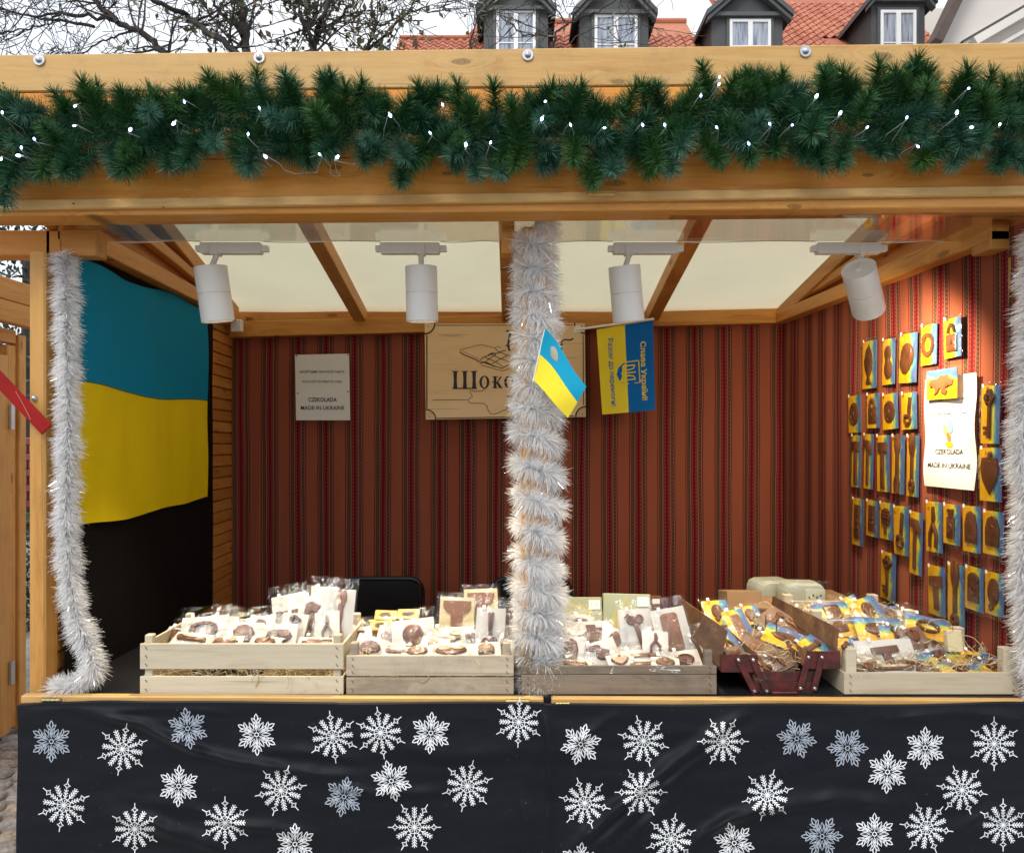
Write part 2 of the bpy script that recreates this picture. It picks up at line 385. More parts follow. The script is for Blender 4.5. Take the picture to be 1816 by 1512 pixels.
# ------------------------------------------------------------------ ground
gm = MB(); gm.add([(-120, -60, 0), (120, -60, 0), (120, 200, 0), (-120, 200, 0)], [(0, 1, 2, 3)])
M_ground = plain('grey_joint_sand', (.30, .285, .26), .9, 0, .3, 60, .6, .01)
ground = tag(gm.obj('ground', M_ground), kind='structure')
M_cob = plain('grey_cobble', (.27, .25, .23), .75, 0, .45, 25, .5, .004)
M_cob2 = plain('warm_cobble', (.30, .25, .20), .75, 0, .45, 25, .5, .004)
def cob_mesh(i, mat):
    r = random.Random(100 + i); m = MB(); k = 9; prof = [(1.0, 0), (.98, .35), (.8, .8), (.45, 1.0)]
    rad = [1 + r.uniform(-.18, .18) for _ in range(k)]
    vs = [Vector((rad[j] * q * math.cos(2 * math.pi * j / k), rad[j] * q * math.sin(2 * math.pi * j / k), z + r.uniform(-.04, .04))) for q, z in prof for j in range(k)] + [Vector((0, 0, 1.03))]
    fs = [(a * k + j, a * k + (j + 1) % k, (a + 1) * k + (j + 1) % k, (a + 1) * k + j) for a in range(3) for j in range(k)] + [(3 * k + j, 3 * k + (j + 1) % k, 4 * k) for j in range(k)]
    m.add(vs, fs); return m.mesh('cobblestone', mat, smooth='all')
cobs = [cob_mesh(i, M_cob if i % 3 else M_cob2) for i in range(6)]
nst = 0
for j in range(24):
    for i in range(12):
        if nst >= 296: break
        Y = 2.25 + j * .105 + rnd.uniform(-.012, .012); X = -1.62 - (i + (j % 2) * .5) * .115 + rnd.uniform(-.012, .012)
        o = bpy.data.objects.new('cobblestone', rnd.choice(cobs)); COL.objects.link(o); o.parent = ground
        o.location = Vector((X, Y, rnd.uniform(-.004, .004))) - wloc(ground); s_ = rnd.uniform(.048, .06)
        o.scale = (s_ * rnd.uniform(.95, 1.15), s_ * rnd.uniform(.85, 1.0), .03); o.rotation_euler = (rnd.uniform(-.05, .05), rnd.uniform(-.05, .05), rnd.uniform(-.3, .3)); nst += 1

# ------------------------------------------------------------------ background houses
M_slate = plain('dark_dormer_cladding', (.055, .058, .06), .6, 0, .25, 8, .4, .01)
M_slateroof = plain('dark_dormer_roof', (.075, .08, .082), .55, 0, .25, 8, .4, .01)
M_wframe = plain('white_window_frame', (.78, .79, .78), .4, 0, .05)
t = NT('window_glass'); cg = t.noise(t.coord(scale=(7, 1, .6)), 2.5, 3); b = t.bsdf(t.ramp(cg, [(.35, (.10, .12, .17)), (.5, (.28, .31, .38)), (.7, (.42, .45, .50))]), .1, 0, Specular_IOR_Level=.9); M_glass = t.m  # curtains and varied reflections painted into the pane colour as streaky noise
t = NT('net_curtain'); b = t.bsdf(t.mix(t.noise(t.coord(scale=(12, 1, 1)), 3, 2), (.35, .38, .45), (.7, .72, .75)), .8); M_net = t.m
t = NT('red_clay_pantile'); oi = t.n("ObjectInfo"); v = t.coord()
c = t.mix(oi.outputs['Random'], (.36, .10, .055), (.50, .19, .11)); c = t.mix(t.ramp(t.noise(v, 5, 5, .7), [(.52, 0.0), (.75, .6)]), c, (.16, .09, .07))
t.bsdf(c, .75, 0, t.noise(v, 20, 3), .3, .01); M_tile = t.m
M_render = plain('pale_pink_render', (.62, .57, .54), .85, 0, .06, 4, .2, .01)
M_cream = plain('cream_moulding', (.66, .63, .58), .7, 0, .06, 4)

def tile_mesh():
    m = MB(); wv, hv = .24, .34
    m.grid(lambda a, b_: Vector((a * wv, -b_ * 0 + 0, 0)) + Vector((0, b_ * hv, .035 * math.sin(a * 2 * math.pi) + .03 * (1 - b_))), 6, 1)
    m.grid(lambda a, b_: Vector((a * wv, 0, .035 * math.sin(a * 2 * math.pi) + .03 - b_ * .03)), 6, 1)
    return m.mesh('roof_tile', M_tile, smooth=True)
TILE = tile_mesh()
def tiled_roof(parent, x0, x1, Y0, z0, t0, t1, skip=None, name='roof_tile', ang=45, cap=300):
    """pantiles on a plane rising at ang degrees from the point (Y0,z0); t along slope horizontally"""
    ca, sa = math.cos(R(ang)), math.sin(R(ang)); n = 0; s_ = t0 / ca
    base = MB(); base.hexa([Vector((x0, Y0 + t0, z0 + t0 * sa / ca - .03)), Vector((x1, Y0 + t0, z0 + t0 * sa / ca - .03)), Vector((x1, Y0 + t1, z0 + t1 * sa / ca - .03)), Vector((x0, Y0 + t1, z0 + t1 * sa / ca - .03)),
        Vector((x0, Y0 + t0, z0 + t0 * sa / ca - .2)), Vector((x1, Y0 + t0, z0 + t0 * sa / ca - .2)), Vector((x1, Y0 + t1, z0 + t1 * sa / ca - .2)), Vector((x0, Y0 + t1, z0 + t1 * sa / ca - .2))])
    rb_ = base.obj('roof', M_tile, parent)
    rows = int((t1 - t0) / ca / .29)
    for j in range(rows):
        d = t0 / ca + j * .29
        x = x0
        while x < x1 - .1:
            p = Vector((x, Y0 + d * ca, z0 + d * sa))
            if not (skip and skip(p)) and n < cap:
                o = bpy.data.objects.new(name, TILE); COL.objects.link(o); o.parent = rb_; o.location = p - wloc(rb_)
                o.rotation_euler = (R(ang) + rnd.uniform(-.02, .02), rnd.uniform(-.01, .01), 0); n += 1
            x += .24
    # ridge
    rg = MB(); e = Vector((0, Y0 + t1, z0 + t1 * sa / ca)); rg.tube([e + Vector((x0, 0, 0)), e + Vector((x1, 0, 0))], .09, 8); rg.obj('ridge', M_tile, parent)
def window(parent, x0, x1, z0, z1, Y, name='window'):
    m = MB(); fw = .07; d0, d1 = Y - .06, Y + .02; xm = (x0 + x1) / 2
    m.box((x0, d0, z0), (x0 + fw, d1, z1)); m.box((x1 - fw, d0, z0), (x1, d1, z1)); m.box((x0 + fw, d0 + .002, z1 - fw), (x1 - fw, d1, z1)); m.box((x0 + fw, d0 + .002, z0), (x1 - fw, d1, z0 + fw))
    m.box((xm - .055, d0 - .01, z0 + fw), (xm + .055, d1, z1 - fw))
    zb = z0 + (z1 - z0) * .36
    m.box((x0 + fw, d0 + .015, zb - .015), (xm - .055, d1, zb + .015)); m.box((xm + .055, d0 + .015, zb - .015), (x1 - fw, d1, zb + .015))
    f_ = m.obj(name, M_wframe, parent, bevel=.004)
    for a, b_ in ((x0 + fw, xm - .055), (xm + .055, x1 - fw)):
        g = MB(); g.box((a, Y - .025, z0 + fw), (b_, Y - .015, z1 - fw)); g.obj('pane', M_glass, f_)
    return f_
def dormer(parent, x0, x1, z0, ze, zp, Yf, depth, win, ov=.18):
    """gabled dormer: walls x0..x1, eaves ze, peak zp, front at Yf"""
    xm = (x0 + x1) / 2
    a = MB(); pts = [(x0, z0), (x1, z0), (x1, ze), (xm, zp - .1), (x0, ze)]
    a.prism(pts, Yf, Yf + depth); dw = a.obj('dormer', M_slate, parent)
    for sgn in (-1, 1):
        r_ = MB(); xe = xm + sgn * ((x1 - x0) / 2 + ov); sl = (zp - ze) / ((x1 - x0) / 2); zl = ze - sl * ov
        pr = [(xm, zp), (xe, zl), (xe, zl + .13), (xm, zp + .13)]
        r_.prism(pr, Yf - .25, Yf + depth); r_.obj('dormer_roof', M_slateroof, dw)
        v_ = MB(); v_.prism([(xm, zp - .12), (xe - sgn * .03, zl - .1), (xe - sgn * .03, zl - .004), (xm, zp - .004)], Yf - .2, Yf - .02); v_.obj('barge_board', M_slateroof, dw)
    cn = MB(); cn.box((x0 - .05, Yf - .12, ze - .09), (x1 + .05, Yf - .003, ze)); cn.obj('cornice', M_slateroof, dw)
    window(dw, *win, Yf)
    cas = MB(); wx0, wx1, wz0, wz1 = win
    for q in ((wx0 - .07, wx0, wz0 - .07, wz1 + .07), (wx1, wx1 + .07, wz0 - .07, wz1 + .07), (wx0, wx1, wz1, wz1 + .07)): cas.box((q[0], Yf - .04, q[2]), (q[1], Yf + .01, q[3]))
    cas.obj('window_casing', M_slateroof, dw)
def pxz(py, Y): return at(0, py, Y).z
def pxx(px, Y): return at(px, 0, Y).x
YD = 17.6
H = thing('tenement_house', 'long house with red pantile roof and grey dormers rising behind the stall', 'house', (6, 22, 0))
hw = MB(); hw.box((-1.2, 18.2, 0), (10.2, 26, pxz(110, 18))); hw.obj('wall', M_render, H)
tiled_roof(H, -1.0, 4.75, 18, pxz(100, 18), 0.0, 2.0, cap=150)
tiled_roof(H, 5.9, 10.9, 18, pxz(100, 18), 0.0, 4.6, cap=298, skip=lambda p: p.x > 10.9 or (7.9 < p.x < 10 and p.y < 19.0))
for (x0, x1, ye, yp, wn_) in ((858, 972, 15, -45, (880, 950, 20, 110)), (1028, 1150, 22, -42, (1054, 1130, 28, 110)), (1262, 1388, 26, -28, (1293, 1366, 36, 110)), (1545, 1640, 0, -55, (1560, 1623, 20, 110))):
    dormer(H, pxx(x0, YD), pxx(x1, YD), pxz(125, YD), pxz(ye, YD), pxz(yp, YD), YD, 3.0, (pxx(wn_[0], YD), pxx(wn_[1], YD), pxz(wn_[3], YD), pxz(wn_[2], YD)))
ch = MB(); ch.box((pxx(1625, 21), 21, 12), (pxx(1690, 21), 22, pxz(14, 21))); ch.obj('chimney', M_cream, H, bevel=.02)
# pale gabled house at the right
G = thing('gabled_house', 'pale pink rendered house with moulded sloping gable at the far right', 'house', (13, 15, 0))
YG = 15
gp = [(pxx(1664, YG), 0), (pxx(2500, YG), 0), (pxx(2500, YG), pxz(-500, YG)), (pxx(1940, YG), pxz(-500, YG)), (pxx(1664, YG), pxz(85, YG))]
g_ = MB(); g_.prism(gp, YG, YG + 8, lambda x, y, z: Vector((x + (y - YG) * .62, y, z))); g_.obj('wall', M_render, G)
def slant(x0, y0, x1, y1, w_, Y, th, mat, nm, P=G):
    a, b_ = Vector((pxx(x0, Y), pxz(y0, Y))), Vector((pxx(x1, Y), pxz(y1, Y))); d = (b_ - a).normalized(); n = Vector((-d.y, d.x)) * w_
    m = MB(); m.prism([tuple(a), tuple(b_), tuple(b_ + n), tuple(a + n)], Y - th, Y + .02); m.obj(nm, mat, P)
slant(1655, 90, 1945, -520, .17, YG - .02, .35, plain('brown_verge_board', (.09, .06, .05), .7), 'verge_board')
slant(1705, 85, 1990, -80, .10, YG - .02, .12, M_cream, 'moulding'); slant(1722, 88, 2000, -72, .16, YG - .02, .22, M_cream, 'moulding')
slant(1700, 82, 1985, -83, .035, YG - .02, .16, M_slate, 'moulding_line')
slant(1760, 92, 2040, -66, .07, YG - .02, .10, M_cream, 'moulding')
# low house between the trees
L_ = thing('low_house', 'low house with brownish tiled roof seen through the tree branches', 'house', (-2, 20, 0))
l_ = MB(); l_.box((pxx(690, 20), 20.2, 0), (pxx(830, 20), 24, pxz(95, 20))); l_.obj('wall', M_render, L_)
tiled_roof(L_, pxx(700, 20), pxx(835, 20), 20, pxz(95, 20), 0, .9, cap=100)
v_ = MB(); v_.prism([(pxx(780, 20.5), pxz(95, 20.5)), (pxx(840, 20.5), pxz(95, 20.5)), (pxx(840, 20.5), pxz(35, 20.5))], 20.9, 22); v_.obj('gable', M_tile, L_)

# ------------------------------------------------------------------ trees
M_bark = plain('dark_wet_bark', (.045, .038, .035), .85, 0, .4, 30, .6, .01)
M_leaf = plain('withered_green_leaf', (.13, .15, .07), .7, 0, .4)
M_leaf2 = plain('brown_leaf', (.17, .10, .06), .7, 0, .3)
def tree(label, limbs, Y, seed, twigs=60, leaves=0, r0=.07, spread=1.0, group='bare trees behind the stall'):
    """limbs: list of pixel polylines (at distance Y) with start/end radius; twigs sprout recursively"""
    r = random.Random(seed); T = thing('bare_tree', label, 'tree', (pxx(limbs[0][0][0][0], Y), Y, 0), group)
    tr_ = MB(); br = MB(); lf = []
    def poly(p0, d, L, rad, lvl):
        n = max(4, int(L / .075)); cv_ = Vector((r.gauss(0, .05), 0, r.gauss(.02, .05))); pts = [p0]; rr = [rad]; dd = d.normalized()
        for i in range(n):
            dd = (dd + cv_ + Vector((r.gauss(0, .085), r.gauss(0, .08), r.gauss(.01, .085)))).normalized()
            pts.append(pts[-1] + dd * L / n); rr.append(max(.0035, rad * (1 - .75 * (i + 1) / n)))
        br.tube(pts, rr, 4 if lvl > 0 else 5, cap=False)
        if lvl < 3:
            for i in range(1, n + 1):
                for _ in range(1 if r.random() < .75 else 2):
                    if r.random() < (.55 if lvl < 2 else .36):
                        ax = Vector((r.gauss(0, 1), r.gauss(0, .7), r.gauss(.15, 1))).normalized()
                        nd = (dd * .55 + ax * .8).normalized()
                        poly(pts[i], nd, L * r.uniform(.3, .58), rr[i] * .6, lvl + 1)
        if leaves and lvl >= 1:
            for p in pts[1:]:
                if r.random() < leaves: lf.append(p)
    for li, (pp, ra_, rb2) in enumerate(limbs):
        pts = [at(x, y, Y + r.uniform(-.2, .2) * (0 if i == 0 else 1)) for i, (x, y) in enumerate(pp)]
        if li == 0: base = Vector((pts[0].x + .2, Y, 0)); pts = [base, base.lerp(pts[0], .5) + Vector((.1, 0, 0))] + pts
        q = []
        for i in range(len(pts) - 1):
            for s_ in range(6):
                tt = s_ / 6; p = pts[i].lerp(pts[i + 1], tt)
                q.append(p + Vector((r.gauss(0, .012), r.gauss(0, .012), r.gauss(0, .012))) * 1.2)
        q.append(pts[-1]); n = len(q)
        rr = [.6 * (ra_ + (rb2 - ra_) * i / (n - 1)) for i in range(n)]
        (tr_ if li == 0 else br).tube(q, rr, 8 if li == 0 else 6, cap=False)
        for k in range(twigs):
            i = r.randint(12 if li == 0 else 1, n - 1)
            dd = (q[i] - q[i - 1]).normalized(); ax = Vector((r.gauss(0, 1), r.gauss(0, .6), r.gauss(.1, 1))).normalized()
            poly(q[i], dd * .5 + ax, r.uniform(.35, .95) * spread, min(rr[i] * .5, .014), 1)
    tr_.obj('trunk', M_bark, T, smooth=True)
    b_ = br.obj('crown', M_bark, T, smooth='all')
    if lf:
        m = MB()
        for p in lf:
            s_ = r.uniform(.025, .05); a = Vector((r.gauss(0, 1), r.gauss(0, 1), r.gauss(0, 1))).normalized() * s_; b2 = a.orthogonal().normalized() * s_ * .6
            m.add([p, p + a + b2, p + a * 2, p + a - b2], [(0, 1, 2, 3)], 0 if r.random() < .8 else 1)
        me = m.obj('leaves', [M_leaf, M_leaf2], b_, smooth=False); me['kind'] = 'stuff'
    return T
tree('bare tree with thick limb slanting up to the left above the stall', [([(300, 105), (255, 60), (205, 38), (170, 5), (120, -60)], .075, .04), ([(205, 38), (150, 30), (105, 26), (40, 25), (-30, 5)], .035, .012), ([(165, 45), (110, 38), (60, 28), (-20, 12)], .03, .01), ([(240, 52), (195, 66), (150, 95), (110, 120)], .02, .008), ([(105, 26), (70, 48), (10, 58), (-30, 70)], .02, .008), ([(190, 30), (160, -20)], .03, .02)], 8.0, 3, 9, 0, spread=.9)
tree('bare tree with straight upright trunk and crossing limbs above left of the stall', [([(436, 105), (434, 50), (428, 0), (425, -60)], .08, .055), ([(422, 92), (370, 60), (330, 30), (270, 0), (230, -30)], .055, .03), ([(434, 65), (400, 30), (372, 0), (350, -30)], .035, .02), ([(372, 40), (420, 15), (450, -20)], .02, .01), ([(375, 95), (365, 60), (345, 40)], .018, .01)], 7.0, 5, 6, .08)
tree('leafier tree forking into many stems above the middle left', [([(552, 105), (560, 60), (575, 20), (590, -40)], .06, .03), ([(556, 75), (530, 30), (490, -10)], .04, .02), ([(560, 60), (600, 35), (640, -10)], .035, .015), ([(552, 95), (545, 40), (550, -20)], .03, .015), ([(640, 105), (665, 60), (660, 0), (670, -30)], .03, .015), ([(645, 95), (700, 45), (745, 0)], .03, .012), ([(665, 50), (720, 20), (780, 20), (810, -10)], .015, .008)], 7.5, 8, 8, .22)
tree('dark bare tree whose twigs cross the two left dormers', [([(975, 125), (985, 60), (1010, 40), (1060, 20), (1130, -20)], .035, .014), ([(985, 66), (930, 60), (890, 30), (850, 0)], .02, .008), ([(1005, 45), (985, 10), (1000, -30)], .018, .008), ([(1000, 80), (1050, 50), (1120, 45), (1165, 20)], .013, .006), ([(830, 125), (838, 60), (850, 0), (850, -20)], .02, .01)], 9.5, 12, 9, .03)

# far left: dark conifer, hedge, brick and white house seen in the slit
bt = thing('evergreen_tree', 'dark evergreen tree behind the neighbouring stall', 'tree', (-5.6, 8.5, 0))
tk = MB(); tk.tube([(-5.6, 8.5, 0), (-5.6, 8.5, 4)], [.12, .06], 8); tk.obj('trunk', M_bark, bt)
cm = MB(); r = random.Random(4)
for i in range(5200):
    a = r.uniform(0, 6.28); q = r.random() ** .5 * (1.5 if True else 1); z = r.uniform(1.6, 5)
    p = Vector((-5.6 + q * math.cos(a), 8.5 + q * math.sin(a), z)); s_ = r.uniform(.03, .07)
    u_ = Vector((r.gauss(0, 1), r.gauss(0, 1), r.gauss(0, 1))).normalized(); v2 = u_.orthogonal().normalized()
    cm.add([p, p + (u_ + v2 * .35) * s_, p + u_ * 2 * s_, p + (u_ - v2 * .35) * s_], [(0, 1, 2, 3)])
cm.obj('crown', plain('evergreen_leaf', (.03, .055, .035), .6, 0, .4), bt)
hg = MB(); r = random.Random(9)
for i in range(5000):
    p = Vector((r.uniform(-4.9, -3.9), r.uniform(5.6, 6.3), r.uniform(0, 1.0))); s_ = r.uniform(.015, .035)
    u_ = Vector((r.gauss(0, 1), r.gauss(0, 1), r.gauss(0, 1))).normalized(); v2 = u_.orthogonal().normalized()
    hg.add([p, p + (u_ + v2 * .4) * s_, p + u_ * 2 * s_, p + (u_ - v2 * .4) * s_], [(0, 1, 2, 3)])
tag(hg.obj('ivy_hedge', plain('ivy_leaf', (.035, .06, .03), .6, 0, .4)), 'dark green ivy hedge in the slit between the two stalls', 'hedge')
bw = thing('brick_wall', 'red brick wall above the ivy in the slit between stalls', 'wall', (-4.8, 7, 0))
bb = MB(); bb.box((-5.6, 7.02, 0), (-3.9, 7.2, 1.6)); bb.obj('mortar', plain('mortar', (.3, .28, .25), .9), bw)
bkm = MB(); bkm.box((-.112, -.02, -.03), (.112, .04, .03)); BK = bkm.mesh('brick', plain('dark_red_brick', (.2, .05, .035), .85, 0, .4))
for j in range(12):
    for i in range(7):
        o = bpy.data.objects.new('brick', BK); COL.objects.link(o); o.parent = bw; o.location = Vector((-5.45 + i * .24 + (j % 2) * .12, 7.0 + rnd.uniform(-.004, .004), .75 + j * .074)) - Vector((-4.8, 7, 0))
wh = thing('white_house', 'white rendered house far behind the slit between stalls', 'house', (-8.5, 13, 0))
q = MB(); q.box((-10, 13, 0), (-7.2, 16, 3.6)); q.obj('wall', M_whitepl, wh)
q = MB(); q.box((-8.62, 12.95, 1.5), (-8.3, 13.02, 2.9)); q.obj('window', M_glass, wh)

# ------------------------------------------------------------------ neighbouring stall (wall plane X=-2.6)
N = thing('neighbouring_stall', 'neighbouring wooden stall with closed door at the left edge', 'stall', (-2.9, 3.3, 0))
def ybox(y0, y1, z0, z1, x=-2.6, th=.06, nm='post', mat='z', par=N):
    m = MB(); m.box((x - th, y0, z0), (x, y1, z1)); return m.obj(nm, W[mat], par, bevel=.004)
ybox(3.872, 3.925, .04, 2.12); ybox(3.80, 3.865, .06, 2.06, x=-2.615, nm='door_frame')
dr = ybox(3.70, 3.795, .05, 2.0, x=-2.60, th=.04, nm='door')
for k in range(9):
    m = MB(); m.box((-2.645, 2.87 + k * .092, .06), (-2.62, 2.957 + k * .092, 2.0)); m.obj('plank', W['z'], dr, bevel=.003)
hgm = MB(); hgm.box((-2.598, 3.785, 1.62), (-2.585, 3.812, 1.75)); hgm.obj('hinge', M_steel, dr)
hgm = MB(); hgm.box((-2.598, 3.785, .3), (-2.585, 3.812, .42)); hgm.obj('hinge', M_steel, dr)
ybox(2.8, 3.86, 2.07, 2.14, x=-2.61, nm='door_head', mat='y')
ybox(2.7, 3.95, 2.16, 2.27, x=-2.55, nm='header_plank', mat='y'); ybox(2.7, 3.95, 2.273, 2.385, x=-2.55, nm='header_plank', mat='y')
m = MB(); m.box((-4.3, 2.7, .02), (-2.67, 2.76, 2.3)); m.obj('side_wall', W['z'], N)
m = MB(); m.hexa([Vector(p) for p in ((-4.4, 2.6, 2.30), (-2.66, 2.6, 2.28), (-2.66, 2.6, 2.32), (-4.4, 2.6, 2.34), (-4.4, 3.95, 2.30), (-2.66, 3.95, 2.28), (-2.66, 3.95, 2.32), (-4.4, 3.95, 2.34))]); m.obj('roof', M_slateroof, N)

# ------------------------------------------------------------------ the stall itself
S = thing('market_stall', 'wooden christmas market stall with open front selling chocolate', 'stall', (0, 2.9, 0))
def XL(Y): return -1.30 - .0706 * (Y - 2.05)
def XR(Y): return 1.492 - .031 * Y
YF = 1.95
XW0, XW1 = -150, 2000
def ln(a, b, x): return a + (b - a) * (x / 1816.0)
def fboard(ya, yb, yc, yd, Y, th, nm, mat, x0=XW0, x1=XW1, bevel=.003):
    """ya,yb = top y at x=0 / x=1816 ; yc,yd = bottom"""
    return pxhex((x0, ln(ya, yb, x0)), (x1, ln(ya, yb, x1)), (x1, ln(yc, yd, x1)), (x0, ln(yc, yd, x0)), Y, th).obj(nm, mat, S, bevel=bevel)
fboard(97, 75, 163, 145, YF, .024, 'fascia_plank', W['fasciatop'])
fboard(165, 147, 286, 262, YF + .002, .024, 'fascia_plank', W['fascia'])
fboard(288, 264, 357, 330, YF - .001, .024, 'fascia_plank', W['fascia'])
fboard(354, 328, 372, 346, YF - .028, .05, 'ledge_trim', W['fasciatop'])
fboard(374, 348, 383, 367, YF - .012, .09, 'soffit_beam', W['x'])
pxhex((1041, 343), (1094, 343), (1090, 347), (1045, 347), YF - .035, .03).obj('cleat', W['fasciatop'], S)
pxhex((1048, 337), (1090, 337), (1096, 344), (1041, 344), YF - .034, .028).obj('cleat', W['fasciatop'], S, bevel=.003)
for (x, y) in ((70, 107), (460, 103), (936, 98.5), (1428, 92)):
    c0 = at(x, y, YF - .001); Mx = Matrix.Translation(c0) @ Matrix.Rotation(R(90), 4, 'X')
    m = MB(); m.lathe([(0, .0035), (.0145, .0035), (.0155, .002), (.0155, 0)], Mx, 24); wsh = m.obj('washer', M_steel, S, smooth=True)
    m = MB(); m.lathe([(0, .0105), (.004, .010), (.0075, .0075), (.009, .0036)], Mx, 20); m.obj('bolt', M_steel, wsh, smooth=True)
# nails at left end
m = MB()
for (x, y) in ((5, 147), (8, 155), (5, 176), (8, 182), (3, 307), (130, 361), (290, 368), (458, 149)): m.lathe([(0, .001), (.0022, .001), (.0024, 0)], Matrix.Translation(at(x, y, YF - .0300 if y > 340 else YF - .001)) @ Matrix.Rotation(R(90), 4, 'X'), 8)
o = m.obj('nail_heads', M_burn, S); o['kind'] = 'stuff'
ZS = 2.165
# posts
def post(x0, x1, Y, z0, z1, th, nm='post'):
    m = MB(); m.box((pxx(x0, Y), Y, z0), (pxx(x1, Y), Y + th, z1)); return m.obj(nm, W['z'], S, bevel=.005)
lp = post(51, 80, 2.05, .1, 2.085, .06)
post(925, 972, 2.07, .1, ZS - .004, .06)
post(1812, 1850, 2.05, .1, 2.085, .06)
m = MB(); m.lathe([(0, .009), (.004, .008), (.007, .005), (.009, 0)], Matrix.Translation(at(61, 706, 2.049)) @ Matrix.Rotation(R(90), 4, 'X'), 16); m.obj('bolt', M_steel, lp, smooth=True)
# cross beams under the sheet
def blk(x0, x1, y1, Y, th, nm, ztop=ZS - .006, mat='x'):
    m = MB(); m.box((pxx(x0, Y), Y, pxz(y1, Y)), (pxx(x1, Y), Y + th, ztop)); return m.obj(nm, W[mat], S, bevel=.003)
blk(-140, 107.8, 452, 2.10, .07, 'cross_beam'); blk(108, 170, 453, 2.09, .06, 'beam_end')
blk(889, 918, 449, 2.11, .06, 'beam_end'); blk(1757, 1798, 441, 2.10, .09, 'beam_end'); blk(1799, 1990, 441, 2.12, .06, 'cross_beam')
# glossy clear sheet
m = MB(); m.box((XL(2.0) + .02, 1.985, ZS), (XR(2.1) + .05, 2.24, ZS + .004)); m.obj('clear_sheet', M_sheet, S)
# roof canvas and rafters
ZB, SL = 2.215, .205
def zr(Y): return ZB + (3.78 - Y) * SL
def canv(a, b_):
    Y = 3.82 - 1.83 * b_; x = XL(3.7) - .06 + (XR(3.7) + .06 - (XL(3.7) - .06)) * a
    sag = -.012 * abs(math.sin(a * math.pi * 4)) * math.sin(b_ * math.pi)
    return Vector((x, Y, zr(Y) + .012 + sag + .004 * noise.noise(Vector((x * 3, Y * 3, 0)))))
m = MB(); m.grid(canv, 60, 24); m.obj('roof_canvas', M_canvas, S, smooth='all')
for X, nm in ((-.765, 'rafter'), (-.02, 'rafter'), (.705, 'rafter')):
    m = MB(); w2 = .03
    m.hexa([Vector(p) for p in ((X - w2, 2.02, zr(2.02) - .075), (X + w2, 2.02, zr(2.02) - .075), (X + w2, 2.02, zr(2.02) - .005), (X - w2, 2.02, zr(2.02) - .005), (X - w2, 3.72, zr(3.72) - .075), (X + w2, 3.72, zr(3.72) - .075), (X + w2, 3.72, zr(3.72) - .005), (X - w2, 3.72, zr(3.72) - .005))]); m.obj(nm, W['y'], S, bevel=.003)
pxhex((405, 570), (1400, 546), (1400, 572), (405, 598), 3.68, .05).obj('back_beam', W['x'], S, bevel=.003)
for sg, XX in ((-1, XL), (1, XR)):
    def sx(Y, o_): return XX(Y) + sg * -o_
    def slab(Ya, Yb, za0, za1, zb0, zb1, in_, out_, nm, mat='y'):
        m = MB(); xa0, xa1 = sorted((sx(Ya, in_), sx(Ya, out_))); xb0, xb1 = sorted((sx(Yb, in_), sx(Yb, out_)))
        m.hexa([Vector(p) for p in ((xa0, Ya, za0), (xa1, Ya, za0), (xa1, Ya, za1), (xa0, Ya, za1), (xb0, Yb, zb0), (xb1, Yb, zb0), (xb1, Yb, zb1), (xb0, Yb, zb1))]); return m.obj(nm, W[mat], S, bevel=.003)
    zt = 2.13
    slab(2.10, 3.68, zt, zt + .062, zt + .02, zt + .075, .055, .0, 'top_plate')
    slab(2.02, 3.68, zr(2.02) - .075, zr(2.02) - .006, zr(3.68) - .075, zr(3.68) - .006, .045, -.005, 'end_rafter')
    slab(2.35, 3.62, zt + .16, zt + .215, zt + .078, zt + .105, .035, .002, 'gable_strut')
    slab(2.04, 3.66, zt + .03, zr(2.04) - .08, zt + .04, zr(3.66) - .03, -.002, -.02, 'gable_board', 'wally')
# left wall cladding: visible as separate horizontal boards at the back end
z = .13; k = 0
while z < 2.12:
    Ya, Yb = 2.12, 3.745
    m = MB(); xa, xb = XL(Ya) - .003, XL(Yb) - .003; d = .004 * (k % 2)
    m.hexa([Vector(p) for p in ((xa - .016, Ya, z), (xa - .002 - .001 * (k % 3), Ya, z), (xa - .004, Ya, z + .050), (xa - .016, Ya, z + .050), (xb - .016, Yb, z), (xb - .001 * (k % 3), Yb, z), (xb - .004, Yb, z + .050), (xb - .016, Yb, z + .050))])
    m.obj('cladding_board', W['wally'], S, bevel=.003); z += .0545; k += 1
m = MB(); m.hexa([Vector(p) for p in ((XL(2.1) - .03, 2.1, .1), (XL(2.1) - .022, 2.1, .1), (XL(2.1) - .022, 2.1, 2.20), (XL(2.1) - .03, 2.1, 2.20), (XL(3.8) - .03, 3.8, .1), (XL(3.8) - .022, 3.8, .1), (XL(3.8) - .022, 3.8, 2.20), (XL(3.8) - .03, 3.8, 2.20))]); m.obj('wall_panel', W['wally'], S)
m = MB(); m.box((XL(3.8) - .06, 3.785, .1), (XR(3.8) + .08, 3.83, 2.30)); m.obj('wall_panel', W['x'], S)
m = MB(); m.box((XL(3.75) - .01, 3.742, .12), (XL(3.75) + .05, 3.78, 2.2)); m.obj('corner_post', W['z'], S)
m = MB(); m.box((XR(3.75) - .04, 3.742, .12), (XR(3.75) + .02, 3.78, 2.2)); m.obj('corner_post', W['z'], S)
m = MB(); m.hexa([Vector(p) for p in ((XR(2.1) + .03, 2.1, .1), (XR(2.1) + .05, 2.1, .1), (XR(2.1) + .05, 2.1, 2.20), (XR(2.1) + .03, 2.1, 2.20), (XR(3.8) + .03, 3.8, .1), (XR(3.8) + .05, 3.8, .1), (XR(3.8) + .05, 3.8, 2.20), (XR(3.8) + .03, 3.8, 2.20))]); m.obj('wall_panel', W['wally'], S)
m = MB(); m.box((-1.45, 2.05, .04), (1.5, 3.8, .1)); m.obj('floor_deck', W['x'], S)
